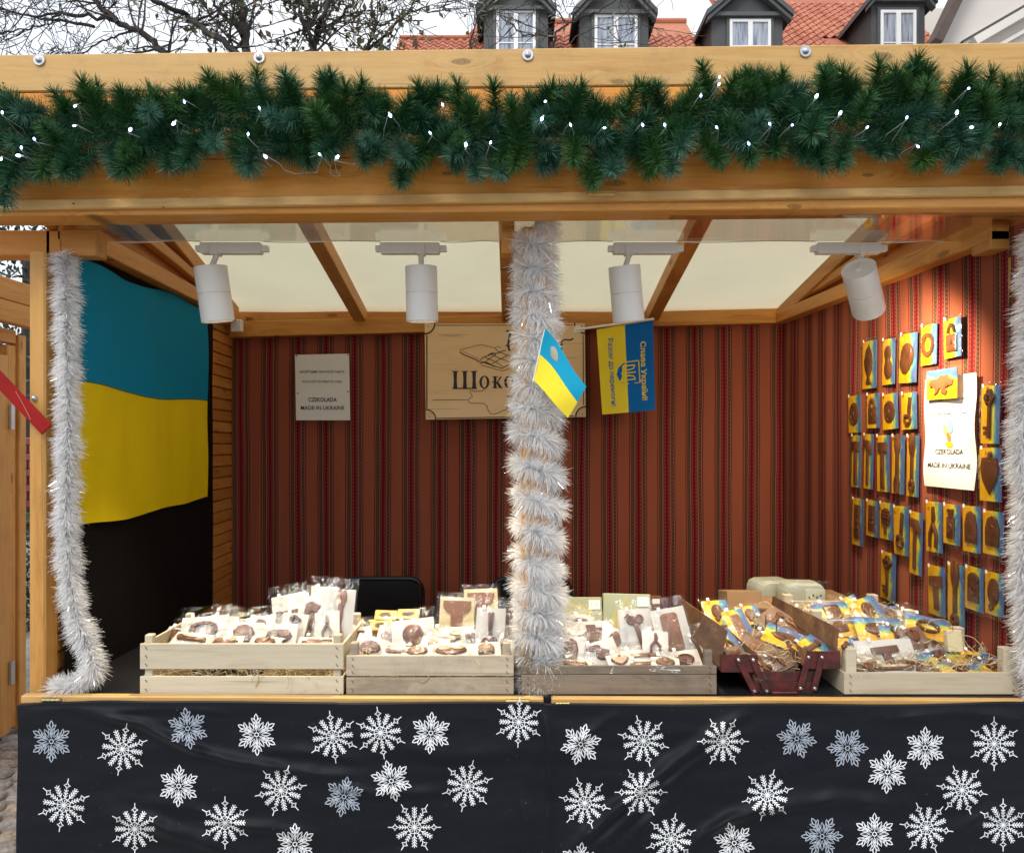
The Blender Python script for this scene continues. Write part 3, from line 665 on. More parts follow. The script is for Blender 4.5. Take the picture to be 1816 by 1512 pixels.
# counter
ZC = .853
m = MB(); m.box((pxx(75, 2.0), 2.02, ZC - .03), (1.42, 2.95, ZC - .001)); m.obj('counter_top', plain('dark_oilcloth', (.012, .013, .016), .4, 0, .3), S)
pxhex((36, 1233), (964, 1237.5), (964, 1248), (36, 1247), 1.995, .024).obj('counter_edge', W['fasciatop'], S, bevel=.003)
pxhex((978, 1237.5), (1990, 1242), (1990, 1254), (978, 1249), 1.995, .024).obj('counter_edge', W['fasciatop'], S, bevel=.003)
for i, (x0, x1, y) in enumerate(((75, 107, 1241), (897, 939, 1243), (985, 1010, 1248))):
    m = MB(); m.tube([at(x0, y, 1.985), at(x1, y, 1.985)], .0042, 10)
    for q in range(4): xx = x0 + (x1 - x0) * (q + .5) / 4; m.tube([at(xx - 2, y, 1.985), at(xx + 2, y, 1.985)], .0052, 10)
    m.box(tuple(at(x0, y + 5, 1.992)), tuple(at(x1, y - 4, 1.992) + Vector((0, .002, 0)))); m.obj('hinge', M_brass, S, smooth=True)
pxhex((40, 1255), (960, 1255), (960, 1800), (40, 1800), 2.005, .02).obj('front_flap', W['x'], S)
pxhex((975, 1257), (1990, 1257), (1990, 1800), (975, 1800), 2.005, .02).obj('front_flap', W['x'], S)
# red bar
m = MB(); a, b_ = at(-60, 612, 2.02), at(82, 762, 2.02); d = (b_ - a).normalized(); n = Vector((-d.z, 0, d.x))
hw2 = .019; m.hexa([a - n * hw2, b_ - n * hw2, b_ + n * hw2, a + n * hw2, a - n * hw2 + Vector((0, .006, 0)), b_ - n * hw2 + Vector((0, .006, 0)), b_ + n * hw2 + Vector((0, .006, 0)), a + n * hw2 + Vector((0, .006, 0))])
rbr = thing('red_bar', 'scratched red flat bar slanting down across the left post', 'bar', a)
o = m.obj('bar', M_red, rbr, bevel=.0015)
m = MB(); m.tube([at(28, 694, 2.0185), at(40, 715, 2.0185), at(55, 744, 2.0185)], .0009, 5); m.obj('scratch', plain('bare_scratch', (.45, .2, .15), .6), rbr)

# ------------------------------------------------------------------ textiles
def stripe_back(a, b_):
    x = XL(3.7) - .004 + (XR(3.7) - XL(3.7) + .006) * a; z = pxz(1094, 3.7) - .35 * min(1, max(0, (a - .06) * 20)) + 0; z1 = pxz(580 - 22 * a, 3.7); zz = z1 + (z - z1) * b_
    d = .022 * fold(x * 5.5 + .25 * zz) + .013 * fold(x * 13 + .5 * math.sin(zz * 2), 2) * (.4 + b_) + .006 * noise.noise(Vector((x * 2, zz * 2, 4)))
    if abs(zz - 1.41) < .012: d -= .003
    return Vector((x, 3.73 + d, zz))
m = MB(); m.grid(stripe_back, 320, 50, uv=lambda a, b_: (.02 + (XR(3.7) - XL(3.7)) * a + .0035 * fold(a * 30, 5) * (1 + b_), 1.35 * (1 - b_)))
tag(m.obj('back_textile', M_stripe, smooth='all'), 'red and brown striped folk textile hung across the back wall', 'textile')
def stripe_right(a, b_):
    Y = 3.72 - 1.73 * a; z1, z0 = 2.165, .78; zz = z1 + (z0 - z1) * b_
    d = .016 * fold(Y * 6, 7) * (1 - a * .75) + .007 * fold(Y * 15 + .4 * zz, 8) * (1 - a * .5) + .004 * noise.noise(Vector((Y * 3, zz * 2, 9)))
    return Vector((XR(Y) - .002 + d, Y, zz))
m = MB(); m.grid(stripe_right, 240, 44, uv=lambda a, b_: (.06 + 1.72 * a, 1.35 * (1 - b_)))
tag(m.obj('side_textile', M_stripe, smooth='all'), 'orange lit striped folk textile hung on the right wall', 'textile')
for zc_ in (1.41,):
    pass
# black cloth on left wall
def blackw(a, b_):
    Y = 2.115 + (3.385 - 2.115) * a; z = 2.13 + (.8 - 2.13) * b_
    return Vector((XL(Y) + .012 + .006 * fold(Y * 7, 11) + .003 * noise.noise(Vector((Y * 9, z * 4, 1))), Y, z))
m = MB(); m.grid(blackw, 70, 50); tag(m.obj('black_wall_cloth', M_blackcl, smooth='all'), 'plain black cloth hung on the left wall under the flag', 'cloth')
FL = thing('large_flag', 'large teal and yellow flag hung on the left inner wall', 'flag', (-1.3, 2.7, 1.7))
def flagp(Y, z): return Vector((XL(Y) + .030 + .010 * fold(Y * 5 + z * .6, 21) + .004 * noise.noise(Vector((Y * 13, z * 5, 3))), Y, z))
def fseam(a): return 1.735 - .016 * math.sin(a * math.pi) + .006 * math.sin(a * 9)
def ftop(a): return 2.085 + .06 * a + .01 * math.sin(a * 12)
def fbot(a): return 1.308 + .004 * math.sin(a * 14) - .02 * math.sin(a * math.pi) * (1 - a)
def fY(a): return 2.10 + 1.155 * a
m = MB(); m.grid(lambda a, b_: flagp(fY(a) + .01 * math.sin(b_ * 3), fseam(a) + (ftop(a) - fseam(a)) * b_), 60, 26); m.obj('blue_half', M_blue, FL, smooth='all')
m = MB(); m.grid(lambda a, b_: flagp(fY(a), fbot(a) + (fseam(a) - .0005 - fbot(a)) * b_), 60, 26); m.obj('yellow_half', M_yellow, FL, smooth='all')
m = MB(); m.tube([flagp(fY(i / 40), fseam(i / 40)) + Vector((.001, 0, 0)) for i in range(41)], .0013, 5); m.obj('seam', M_burn, FL)

# ------------------------------------------------------------------ lettering helpers
def text_mesh(txt, size, ax='CENTER', bold=0.0):
    cu = bpy.data.curves.new('lettering', 'FONT'); cu.body = txt; cu.size = size; cu.align_x = ax; cu.align_y = 'CENTER'; cu.offset = bold; cu.resolution_u = 3
    o = bpy.data.objects.new('lettering', cu); COL.objects.link(o); dg = bpy.context.evaluated_depsgraph_get(); dg.update()
    me = bpy.data.meshes.new_from_object(o.evaluated_get(dg)); bpy.data.objects.remove(o); bpy.data.curves.remove(cu)
    vs = [v.co.copy() for v in me.vertices]; fs = [tuple(p.vertices) for p in me.polygons]; bpy.data.meshes.remove(me); return vs, fs
def put_text(txt, width, fn, parent, mat, name='lettering', height=None, bold=0.0, local=False):
    vs, fs = text_mesh(txt, 1.0, bold=bold)
    if not vs: return
    x0 = min(v.x for v in vs); x1 = max(v.x for v in vs); y0 = min(v.y for v in vs); y1 = max(v.y for v in vs)
    sx_ = width / (x1 - x0); sy = (height / (y1 - y0)) if height else sx_
    m = MB(); m.add([fn((v.x - (x0 + x1) / 2) * sx_, (v.y - (y0 + y1) / 2) * sy) for v in vs], fs); return m.obj(name, mat, parent, local=local)

# white A4 sign on the back textile
YS = 3.68
A4 = thing('paper_sign', 'white paper sign with black lettering pinned to the back textile', 'sign', at(572, 687, YS))
m = MB(); c4 = [at(525, 745, YS), at(621, 745, YS), at(619, 627, YS), at(523, 629, YS)]
m.hexa(c4 + [v + Vector((0, .002, 0)) for v in c4]); m.obj('sheet', M_paper, A4)
def fpx(cx, cy, Y, rot=0):
    c0 = at(cx, cy, Y); cr_, sr = math.cos(R(rot)), math.sin(R(rot))
    return lambda x, z: c0 + Vector((x * cr_ - z * sr, 0, x * sr + z * cr_))
for txt, cx, cy, wpx, hpx, bd in (("AKCEPTUJEMY PŁATNOŚĆ KARTĄ", 571, 659, 80, 5.5, .01), ("WE ACCEPT PAYMENT BY CARD", 571, 676.5, 71, 4.2, 0), ("CZEKOLADA", 572, 708.5, 51, 7.5, .02), ("MADE IN UKRAINE", 572, 723, 77, 7, .015)):
    put_text(txt, wpx * mpp(YS), fpx(cx, cy, YS - .0015), A4, M_ink, height=hpx * mpp(YS) * (1.25 if 'Ą' in txt else 1), bold=bd)
for (x, y) in ((526, 631), (617, 629), (528, 697), (617, 694)):
    m = MB(); m.lathe([(0, .003), (.003, .002), (.004, 0)], Matrix.Translation(at(x, y, YS - .0005)) @ Matrix.Rotation(R(90), 4, 'X'), 8); m.obj('pin', M_burn, A4)

# plywood shop sign
YP = 3.60
PS = thing('shop_sign', 'pale plywood shop sign with burnt lettering behind the centre post', 'sign', at(898, 660, YP))
m = MB(); c4 = [at(755, 744, YP), at(1039, 739, YP), at(1037, 573, YP), at(753, 574, YP)]
m.hexa(c4 + [v + Vector((0, .01, 0)) for v in c4]); m.obj('board', W['ply'], PS, bevel=.001)
def P2(Y): return lambda x, y: at(x, y, Y)
def arc(cx, cy, rx, ry, a0, a1, n=12): return [(cx + rx * math.cos(R(a0 + (a1 - a0) * i / n)), cy + ry * math.sin(R(a0 + (a1 - a0) * i / n))) for i in range(n + 1)]
fr = P2(YP - .0015)
for (cx, cy, a0) in ((753, 574, 0), (755, 744, -90), (1037, 573, 90), (1039, 739, 180)):
    m = MB(); sxx = 1 if cx < 900 else -1; syy = 1 if cy < 650 else -1
    m.add([at(cx + sxx * x - (0 if sxx > 0 else 0), cy + syy * y, YP - .003) for x, y in [(0.5, 0.5), (16, 0.5)] + [(16.0 * math.cos(R(k * 9)), 16.0 * math.sin(R(k * 9))) for k in range(1, 11)]], [tuple(range(12))]); m.obj('corner_piece', W['ply'], PS)
    m = MB(); m.ribbon([(cx + sxx * 18 * math.cos(R(k * 9)), cy + syy * 18 * math.sin(R(k * 9))) for k in range(11)], 2.6, fr); m.obj('corner_line', M_burn, PS)
    m = MB(); m.lathe([(0, .001), (.003, .001), (.003, 0)], Matrix.Translation(at(cx + sxx * 6, cy + syy * 5, YP - .004)) @ Matrix.Rotation(R(90), 4, 'X'), 8); m.obj('screw', M_burn, PS)
m = MB()
m.ribbon([(757, 594), (757, 724)], 2.2, fr); m.ribbon([(775, 741.5), (1018, 737)], 1.6, fr); m.ribbon([(773, 577), (1016, 576)], 1.0, fr); m.ribbon([(1034, 594), (1035, 718)], 1.6, fr); m.obj('border_line', M_burn, PS)
# burnt lettering
def rc(m, x0, y0, x1, y1): m.add([fr(x0, y0), fr(x1, y0), fr(x1, y1), fr(x0, y1)], [(0, 3, 2, 1)])
L = MB()
for xs in (807.5, 824.5, 841):
    L.add([fr(x, y) for x, y in ((xs - 3.6, 659), (xs + 3.2, 659), (xs + 2.6, 674), (xs + 3.6, 688), (xs - 3.6, 688), (xs - 2.8, 674))], [(5, 4, 3, 2, 1, 0)])
    rc(L, xs - 6, 657.6, xs + 5.5, 659.2)
L.add([fr(x, y) for x, y in ((801.5, 689.6), (846.5, 689.6), (845, 687.4), (803.5, 687.4))], [(0, 1, 2, 3)])
L.obj('lettering', M_ink, PS)
def ring(cx, cy, rx, ry, ix, iy, nm='lettering', a0=0, a1=360):
    m = MB(); n = 22; vs = []
    for i in range(n + 1):
        a = R(a0 + (a1 - a0) * i / n); vs += [fr(cx + rx * math.cos(a), cy + ry * math.sin(a)), fr(cx + ix * math.cos(a - .25), cy + iy * math.sin(a - .25))]
    m.add(vs, [(2 * i, 2 * i + 1, 2 * i + 3, 2 * i + 2) for i in range(n)]); m.obj(nm, M_ink, PS)
ring(859, 677.5, 9, 11.5, 4.5, 9.5); ring(903, 677, 9, 11, 4.5, 9)
m = MB(); rc(m, 875.5, 668, 880.5, 687.5)
m.add([fr(x, y) for x, y in ((880, 679), (887, 667.5), (890, 667.5), (883.5, 677), (891.5, 688), (885.5, 688))], [(0, 5, 4, 3, 2, 1)]); rc(m, 873, 667, 883, 668.4); rc(m, 873, 686.8, 883, 688.2)
m.ribbon([(872, 677), (876, 677)], 1.5, fr); m.obj('lettering', M_ink, PS)
m = MB(); m.ribbon(arc(904, 706, 5, 4.5, 200, 420), 2, fr); m.ribbon(arc(904, 718, 6, 6, 270, 520), 2.4, fr); m.obj('lettering', M_ink, PS)
m = MB(); m.ribbon([(899, 586), (905, 590), (903, 600), (901, 612), (904, 622)], 4, fr); m.ribbon([(897, 588), (912, 585)], 2, fr); m.ribbon([(896, 613), (912, 609)], 1.5, fr); m.ribbon([(996, 608), (995, 632)], 3.5, fr); m.ribbon([(994, 607), (1001, 602), (1011, 603), (1017, 600)], 2.6, fr); m.obj('lettering', M_ink, PS)
# line drawing: chocolate bar and country outline
m = MB()
for pl, w_ in (([(815, 622), (816, 620), (852, 611), (855, 611), (878, 617), (884, 614), (889, 617)], .8), ([(815, 624), (823, 629), (845, 638), (849, 642)], 2.0), ([(818, 621), (850, 637)], .6), ([(853, 647), (892, 658), (905, 652)], 1.0), ([(853, 641), (890, 653), (905, 645)], 1.6), ([(855, 635), (868, 628), (888, 625), (906, 632)], 1.2), ([(862, 640), (880, 628)], 1.2), ([(872, 645), (892, 634), (900, 630)], 1.2), ([(858, 632), (880, 642), (892, 650)], 1.2), ([(868, 627), (886, 635), (902, 641)], 1.2), ([(849, 642), (856, 634)], 1.6), ([(878, 617), (884, 624), (897, 621)], 1.5), ([(866, 631), (872, 626), (880, 627)], 1.8), ([(851, 644), (860, 641), (878, 650)], 1.8)): m.ribbon(pl, w_, fr)
m.obj('drawing', M_burn, PS)
m = MB(); m.ribbon([(767, 709), (829, 708.5)], 1.0, fr); m.ribbon([(862, 688), (855, 693), (843, 694), (834, 692), (834, 696), (838, 703), (833, 706), (830, 710), (833, 714), (842, 715), (858, 715), (864, 720), (866, 728), (870, 733), (876, 734), (884, 732), (894, 727), (903, 725)], 1.1, fr); m.obj('drawing', M_burn, PS)

# flag with slogans
YB = 3.45
SF = thing('slogan_flag', 'small blue and yellow flag with slogan and emblem on a white stick', 'flag', at(1110, 650, YB))
def fl(u, v): # u 0..1 left-right, v 0..1 top-bottom
    a, b_, c_, d_ = Vector((1058, 584)), Vector((1158, 568)), Vector((1162, 727)), Vector((1068, 735))
    p = a.lerp(b_, u).lerp(d_.lerp(c_, u), v); return at(p.x, p.y, YB + .012 * math.sin(u * 6 + v * 2) * (.2 + v))
m = MB(); m.grid(lambda a, b_: fl(.5 * a, b_), 12, 16); m.obj('yellow_half', M_fyel, SF, smooth='all')
m = MB(); m.grid(lambda a, b_: fl(.5 + .5 * a, b_), 12, 16); m.obj('blue_half', M_fblue, SF, smooth='all')
m = MB(); m.tube([at(1023, 584.5, YB - .01), at(1160, 565.5, YB - .01)], .0055, 8); m.obj('stick', M_whitepl, SF, smooth=True)
m = MB(); m.box(tuple(at(1018, 590, YB - .01)), tuple(at(1030, 578, YB - .01) + Vector((0, .015, 0)))); m.obj('bracket', M_whitepl, SF, bevel=.002)
def ftxt(uc, v0, v1):
    # text runs downwards: text x -> v, text y -> u
    return lambda x, z: fl(uc + z, (v0 + v1) / 2 + x) + Vector((0, -.002, 0))
put_text("Слава Україні!", .66, ftxt(.80, .22, .88), SF, M_fyel, height=.13, bold=.02)
put_text("Разом до перемоги!", .78, ftxt(.22, .12, .92), SF, M_ink if False else M_fblue, height=.12, bold=.01)
m = MB(); f2 = lambda x, y: fl(.5 + x, .55 + y * .62) + Vector((0, -.0018, 0)); f3 = lambda x, y: fl(.5 + x, .55 + y * .62) + Vector((0, -.003, 0))
sh = [(.20, -.20), (.22, -.20), (.23, .2), (-.06, .2), (-.16, .12), (-.20, .0), (-.16, -.12), (-.06, -.2)]
m.add([f2(*p) for p in sh], [tuple(range(8))[::-1]]); em = m.obj('emblem', M_fblue, SF)
m = MB(); m.ribbon(sh, .02, f3, closed=True)
for pl in ([(.15, -.13), (-.02, -.13), (-.06, -.05)], [(.15, .13), (-.02, .13), (-.06, .05)], [(.16, 0), (-.1, 0)], [(.15, -.13), (.12, -.07), (.02, -.05), (-.04, -.08), (-.04, .08), (.02, .05), (.12, .07), (.15, .13)], [(-.06, -.05), (-.1, 0), (-.06, .05)]): m.ribbon(pl, .022, f3)
m.obj('emblem_lines', M_fyel, SF)
# little twisted flag in front of the tinsel
MF = thing('small_flag', 'small light blue and yellow paper flag stuck into the centre tinsel', 'flag', at(990, 660, 1.97))
def sf(u, v): # u along length (down right), v across (0 blue edge ..1 yellow edge)
    A = [Vector((967, 582)), Vector((990, 612)), Vector((1015, 650)), Vector((1040, 685))]
    B = [Vector((946, 673)), Vector((962, 690)), Vector((985, 718)), Vector((1007, 741))]
    def ip(P, t): t *= 3; i = min(2, int(t)); return P[i].lerp(P[i + 1], t - i)
    p = ip(A, u).lerp(ip(B, u), v) + Vector((4 * math.sin(v * 3.1) * math.sin(u * 3), -3 * math.sin(u * 6.3) * (1 - v)))
    return at(p.x, p.y, 1.975 + .012 * math.sin(u * 5 + v * 2) - .03 * u)
m = MB(); m.grid(lambda a, b_: sf(a, .5 * b_), 14, 8); m.obj('blue_half', M_sblue, MF, smooth='all')
m = MB(); m.grid(lambda a, b_: sf(a, .5 + .5 * b_), 14, 8); m.obj('yellow_half', M_fyel, MF, smooth='all')
m = MB(); m.add([sf(.3 + .09 * math.cos(k * .7) * (1 + .25 * (k % 2)), .25 + .12 * math.sin(k * .7)) + Vector((0, -.0015, 0)) for k in range(9)], [tuple(range(9))]); m.obj('emblem', plain('faded_emblem', (.4, .38, .3), .7), MF)
m = MB(); m.tube([at(966, 584, 1.985), at(945, 676, 1.985)], .0018, 6); m.obj('stick', M_whitepl, MF)

# ------------------------------------------------------------------ track spot lamps
YL = 2.255
def lamp(cx, cy, tilt, fwd, adx0, adx1, stx, label, energy, spot=84):
    T = thing('track_lamp', label, 'lamp', at(stx, 430, YL), 'white track lamps under the front beam')
    zt = ZS - .002
    m = MB(); m.box((pxx(adx0, YL), YL - .016, zt - .033), (pxx(adx1, YL), YL + .016, zt)); m.obj('adapter', M_white, T, bevel=.003)
    m = MB(); m.box((pxx(stx, YL) - .013, YL - .02, zt - .037), (pxx(stx, YL) + .013, YL + .02, zt - .004)); m.obj('collar', M_white, T, bevel=.002)
    for e0, e1 in ((adx0 - 9, adx0 + 1), (adx1 - 1, adx1 + 12)):
        m = MB(); m.box((pxx(e0, YL), YL - .010, zt - .026), (pxx(e1, YL), YL + .010, zt - .008)); m.obj('connector', M_whitepl, T, bevel=.002)
    c0 = at(cx, cy, YL + .0); top = .0
    Mx = Matrix.Translation(c0) @ Matrix.Rotation(R(tilt), 4, 'Y') @ Matrix.Rotation(R(fwd), 4, 'X')
    hp = Mx @ Vector((0, 0, .075))
    m = MB(); m.tube([Vector((pxx(stx, YL), YL, zt - .03)), Vector((pxx(stx, YL), YL, (zt + hp.z) / 2)), hp], .0085, 12); m.obj('stem', M_white, T, smooth=True)
    m = MB(); r_ = .0488
    m.lathe([(0, .074), (.012, .074), (.041, .078), (.0445, .082), (r_, .083), (r_, .003), (r_ - .003, .0025), (r_ - .003, .0), (r_, -.0005), (r_, -.083), (r_ - .005, -.083), (r_ - .007, -.06), (0, -.058)], Mx, 40); hd = m.obj('head', M_white, T, smooth=True)
    m = MB(); m.lathe([(0, -.0585), (r_ - .009, -.0585)], Mx, 24); m.obj('lens', M_lens, T)
    ld = bpy.data.lights.new('lamp_light', 'SPOT'); ld.energy = energy; ld.color = (1, .80, .52); ld.spot_size = R(spot); ld.spot_blend = 1.0; ld.shadow_soft_size = .03
    lo = bpy.data.objects.new('lamp_light', ld); COL.objects.link(lo); lo.parent = T
    p = Mx @ Vector((0, 0, -.09)); d = (Mx.to_3x3() @ Vector((0, 0, -1)))
    lo.rotation_euler = d.to_track_quat('-Z', 'Y').to_euler(); lo.location = p - Vector(T.location)
EN = 54
lamp(380, 522, -6, 6, 357, 465, 383, 'white cylinder track lamp nearest the large flag, leaning slightly', EN)
lamp(748, 522, -1, 3, 675, 780, 747, 'upright white cylinder track lamp left of the centre post', EN)
lamp(1111, 521, -6, 8, 1087, 1200, 1115, 'white cylinder track lamp above the slogan flag', EN)
lamp(1532, 514, -36, 36, 1447, 1560, 1527, 'steeply tilted white track lamp aimed at the right wall', 40, 150)
CB = thing('lamp_cable', 'thin clear cable strung along the row of track lamps', 'cable', at(900, 428, 2.25))
for a, b_ in ((200, 357), (465, 675), (780, 885), (925, 1087), (1200, 1447), (1560, 1675)):
    m = MB(); m.tube([at(a + (b_ - a) * i / 10, 428.5 + 1.5 * math.sin(i * .63), 2.245) for i in range(11)], .0016, 5); m.obj('cable', M_whitepl, CB, smooth=True)
m = MB(); m.box(tuple(at(408, 588, 3.6)), tuple(at(427, 566, 3.6) + Vector((0, .04, 0)))); sk = m.obj('junction_box', M_whitepl, None, bevel=.004); tag(sk, 'small white junction box in the back left upper corner', 'box')

# ------------------------------------------------------------------ folding chairs
def chair(cx, label, Y=3.42):
    X = pxx(cx, Y); T = thing('folding_chair', label, 'chair', (X, Y - .2, .1), 'black folding chairs behind the counter')
    m = MB(); w_, zt, zb, rr = .182, pxz(1026, Y), pxz(1095, Y), .06
    pts = [(-w_, zb)] + [(w_, zb)] + [(w_ - rr + rr * math.cos(R(a)), zt - rr + rr * math.sin(R(a))) for a in range(0, 91, 15)] + [(-w_ + rr - rr * math.sin(R(a)), zt - rr + rr * math.cos(R(a))) for a in range(0, 91, 15)]
    m.prism([(X + x * .93, z - .008) for x, z in pts], Y, Y + .015, inset=.03); m.obj('backrest', M_chair, T, smooth=True)
    fr_ = [(X + x, Y + .012, z) for x, z in [(-w_, .12)] + [(-w_, zb)] + pts[2:][::-1][:7] + pts[2:9][::-1] + [(w_, zb), (w_, .12)]]
    fr_ = [Vector(p) for p in [(X - w_, Y - .42, .1), (X - w_, Y + .012, zb)]] + [Vector((X - w_ + rr - rr * math.cos(R(a)), Y + .012, zt - rr + rr * math.sin(R(a)))) for a in range(0, 91, 18)] + [Vector((X + w_ - rr + rr * math.sin(R(a)), Y + .012, zt - rr + rr * math.cos(R(a)))) for a in range(0, 91, 18)] + [Vector((X + w_, Y + .012, zb)), Vector((X + w_, Y - .42, .1))]
    m = MB(); m.tube(fr_, .011, 8); m.obj('frame', M_chairmetal, T, smooth=True)
    m = MB(); m.box((X - .18, Y - .42, .53), (X + .18, Y - .06, .56)); m.obj('seat', M_chair, T, bevel=.008)
    for s_ in (-1, 1):
        m = MB(); m.tube([(X + s_ * .165, Y - .3, .54), (X + s_ * .165, Y + .05, .1)], .010, 8); m.obj('leg', M_chairmetal, T, smooth=True)
chair(680, 'black folding chair with its whole backrest showing above the gold boxes')
chair(943, 'black folding chair half hidden behind the centre tinsel')

# ------------------------------------------------------------------ front cloths with snowflakes
YC = 1.972
folds = [([(130, 1258), (250, 1285), (340, 1330), (420, 1352), (520, 1368), (640, 1378)], 9, .010), ([(40, 1262), (120, 1250), (200, 1258), (300, 1252), (420, 1262)], 10, .006),
    ([(170, 1440), (260, 1460), (340, 1490), (420, 1512)], 14, .009), ([(240, 1420), (330, 1430), (430, 1465), (560, 1480)], 9, .005), ([(560, 1385), (660, 1408), (800, 1405)], 8, .005),
    ([(690, 1320), (780, 1345), (900, 1340)], 12, .004), ([(470, 1330), (560, 1335), (640, 1350)], 9, .004), ([(910, 1380), (930, 1440), (945, 1520)], 9, .004),
    ([(1000, 1520), (1090, 1440), (1200, 1350), (1330, 1258)], 11, .011), ([(1040, 1520), (1150, 1420), (1260, 1330)], 9, .007), ([(1110, 1500), (1200, 1400)], 9, .006), ([(1240, 1480), (1340, 1440), (1480, 1420), (1600, 1430)], 12, .008),
    ([(1180, 1530), (1300, 1450), (1420, 1425)], 9, .006), ([(1010, 1330), (1060, 1290), (1110, 1255)], 8, .005), ([(1560, 1275), (1700, 1262), (1816, 1275)], 10, .005), ([(960, 1240), (975, 1330), (968, 1512)], 7, .008), ([(1650, 1500), (1760, 1440), (1830, 1430)], 10, .004)]
def segd(px, py, a, b_):
    dx, dy = b_[0] - a[0], b_[1] - a[1]; t_ = max(0, min(1, ((px - a[0]) * dx + (py - a[1]) * dy) / (dx * dx + dy * dy))); ex, ey = px - a[0] - t_ * dx, py - a[1] - t_ * dy
    return math.hypot(ex, ey), t_, (dx * (py - a[1]) - dy * (px - a[0]))
def clothd(px, py):
    h = 0.0
    for pl, wd, amp in folds:
        best = 1e9; sgn = 1; end = 1
        for i in range(len(pl) - 1):
            d_, t_, s_ = segd(px, py, pl[i], pl[i + 1])
            if d_ < best: best = d_; sgn = 1 if s_ > 0 else -1; end = 1
        if best < wd * 4:
            k = best / wd
            h += amp * 2.3 * math.exp(-k * k * (1.8 if sgn > 0 else .55)) * (.75 + .6 * noise.noise(Vector((px * .02, py * .02, wd)))) * min(1, .15 + min(math.hypot(px - pl[0][0], py - pl[0][1]), math.hypot(px - pl[-1][0], py - pl[-1][1])) / 70)
    h += .006 * noise.noise(Vector((px * .006, py * .011, 1))) + .0035 * noise.noise(Vector((px * .012 + py * .006, py * .035, 5))) + .0008 * noise.noise(Vector((px * .05, py * .07, 9)))
    h *= min(1, max(.15, (py - 1248) / 25.0))
    return h
def clothp(px, py, off=0): return at(px, py, YC - clothd(px, py) - off)
def cloth(x0, x1, ytop, label, nu):
    T = thing('front_cloth', label, 'cloth', at((x0 + x1) / 2, 1500, YC), 'black cloths hung over the stall front')
    m = MB(); m.grid(lambda a, b_: clothp(x0 + (x1 - x0) * a + (1.5 * math.sin(b_ * 9)) * (1 if a in (0, 1) else 0), ytop(x0 + (x1 - x0) * a) + (1760 - ytop(x0 + (x1 - x0) * a)) * (b_ ** 1.15)), nu, 170)
    m.obj('fabric', M_front, T, smooth='all')
    m = MB(); m.grid(lambda a, b_: at(x0 + (x1 - x0) * a, ytop(x0 + (x1 - x0) * a), YC) + Vector((0, .012 * b_, -.001 + .002 * b_)), 80, 1); m.obj('top_fold', M_front, T)
    return T
def yt1(x): return 1246.5 + 1.2 * math.sin(x * .013) - 3.0 * math.exp(-((x - 180) / 60) ** 2) + 4 * math.exp(-((x - 35) / 25) ** 2) + (1.0 if x > 600 else 0)
def yt2(x): return 1250.5 + 1.0 * math.sin(x * .017) - 3.5 * math.exp(-((x - 1800) / 70) ** 2)
CL1 = cloth(30, 966, yt1, 'left black cloth with white snowflakes covering the stall front', 300)
CL2 = cloth(964, 1960, yt2, 'right black cloth with white snowflakes covering the stall front', 320)
def bez(a, b_, n=5): return [(a[0] + (b_[0] - a[0]) * i / n, a[1] + (b_[1] - a[1]) * i / n) for i in range(n + 1)]
def flakeA():
    S_ = []
    for k in range(6): # long spokes with diamond tips
        def rr(pl, ang=60 * k): c_, s_ = math.cos(R(ang)), math.sin(R(ang)); return [(x * c_ - y * s_, x * s_ + y * c_) for x, y in pl]
        S_.append((rr(bez((0, .24), (0, .62), 4)), .030, False)); S_.append((rr([(0, .60), (.035, .69), (.12, .735), (.035, .78), (0, .86), (-.035, .78), (-.12, .735), (-.035, .69)]), .035, True))
        S_.append((rr([(0, .85), (0, 1.0)]), .032, False))
        for q in (.30, .40, .50):
            for s_ in (-1, 1): S_.append((rr([(0, q), (s_ * .075, q + .075)]), .034, False))
        S_.append((rr([(0, 0), (0, .2), (.11, .2)]), .028, False)); S_.append((rr([(-.12, .2), (0, .27), (.12, .2)]), .03, False))
        ang2 = 60 * k + 30
        S_.append((rr(bez((0, 0), (0, .78), 6), ang2), .030, False))
        for q in (.34, .44, .54, .64):
            for s_ in (-1, 1): S_.append((rr([(0, q), (s_ * .09, q + .10)], ang2), .036, False))
    return S_
def flakeB():
    S_ = []
    def petal(r0, r1, w_): m_ = (r0 + r1) / 2; return [(0, r0), (w_ * .75, r0 + (m_ - r0) * .6), (w_, m_), (w_ * .7, m_ + (r1 - m_) * .5), (0, r1), (-w_ * .7, m_ + (r1 - m_) * .5), (-w_, m_), (-w_ * .75, r0 + (m_ - r0) * .6)]
    for k in range(6):
        def rr(pl, ang): c_, s_ = math.cos(R(ang)), math.sin(R(ang)); return [(x * c_ - y * s_, x * s_ + y * c_) for x, y in pl]
        a = 60 * k
        S_.append((rr(petal(.60, 1.0, .085), a), .05, True)); S_.append((rr(petal(.15, .58, .05), a), .038, True)); S_.append((rr(petal(.22, .68, .075), a + 30), .042, True))
        for s_ in (-1, 1):
            c2 = [(x + 0, y) for x, y in petal(0, .34, .06)]; c2 = [(x * math.cos(R(s_ * -42)) - y * math.sin(R(s_ * -42)), x * math.sin(R(s_ * -42)) + y * math.cos(R(s_ * -42)) + .55) for x, y in c2]
            S_.append((rr(c2, a), .042, True))
            c3 = [(x * math.cos(R(s_ * -26)) - y * math.sin(R(s_ * -26)), x * math.sin(R(s_ * -26)) + y * math.cos(R(s_ * -26)) + .3) for x, y in petal(0, .34, .05)]
            S_.append((rr(c3, a), .036, True))
        S_.append((rr([(0, .1), (.087, .05)], a), .04, False))
    S_.append(([(.1 * math.cos(R(q * 30)), .1 * math.sin(R(q * 30))) for q in range(12)], .04, True))
    return S_
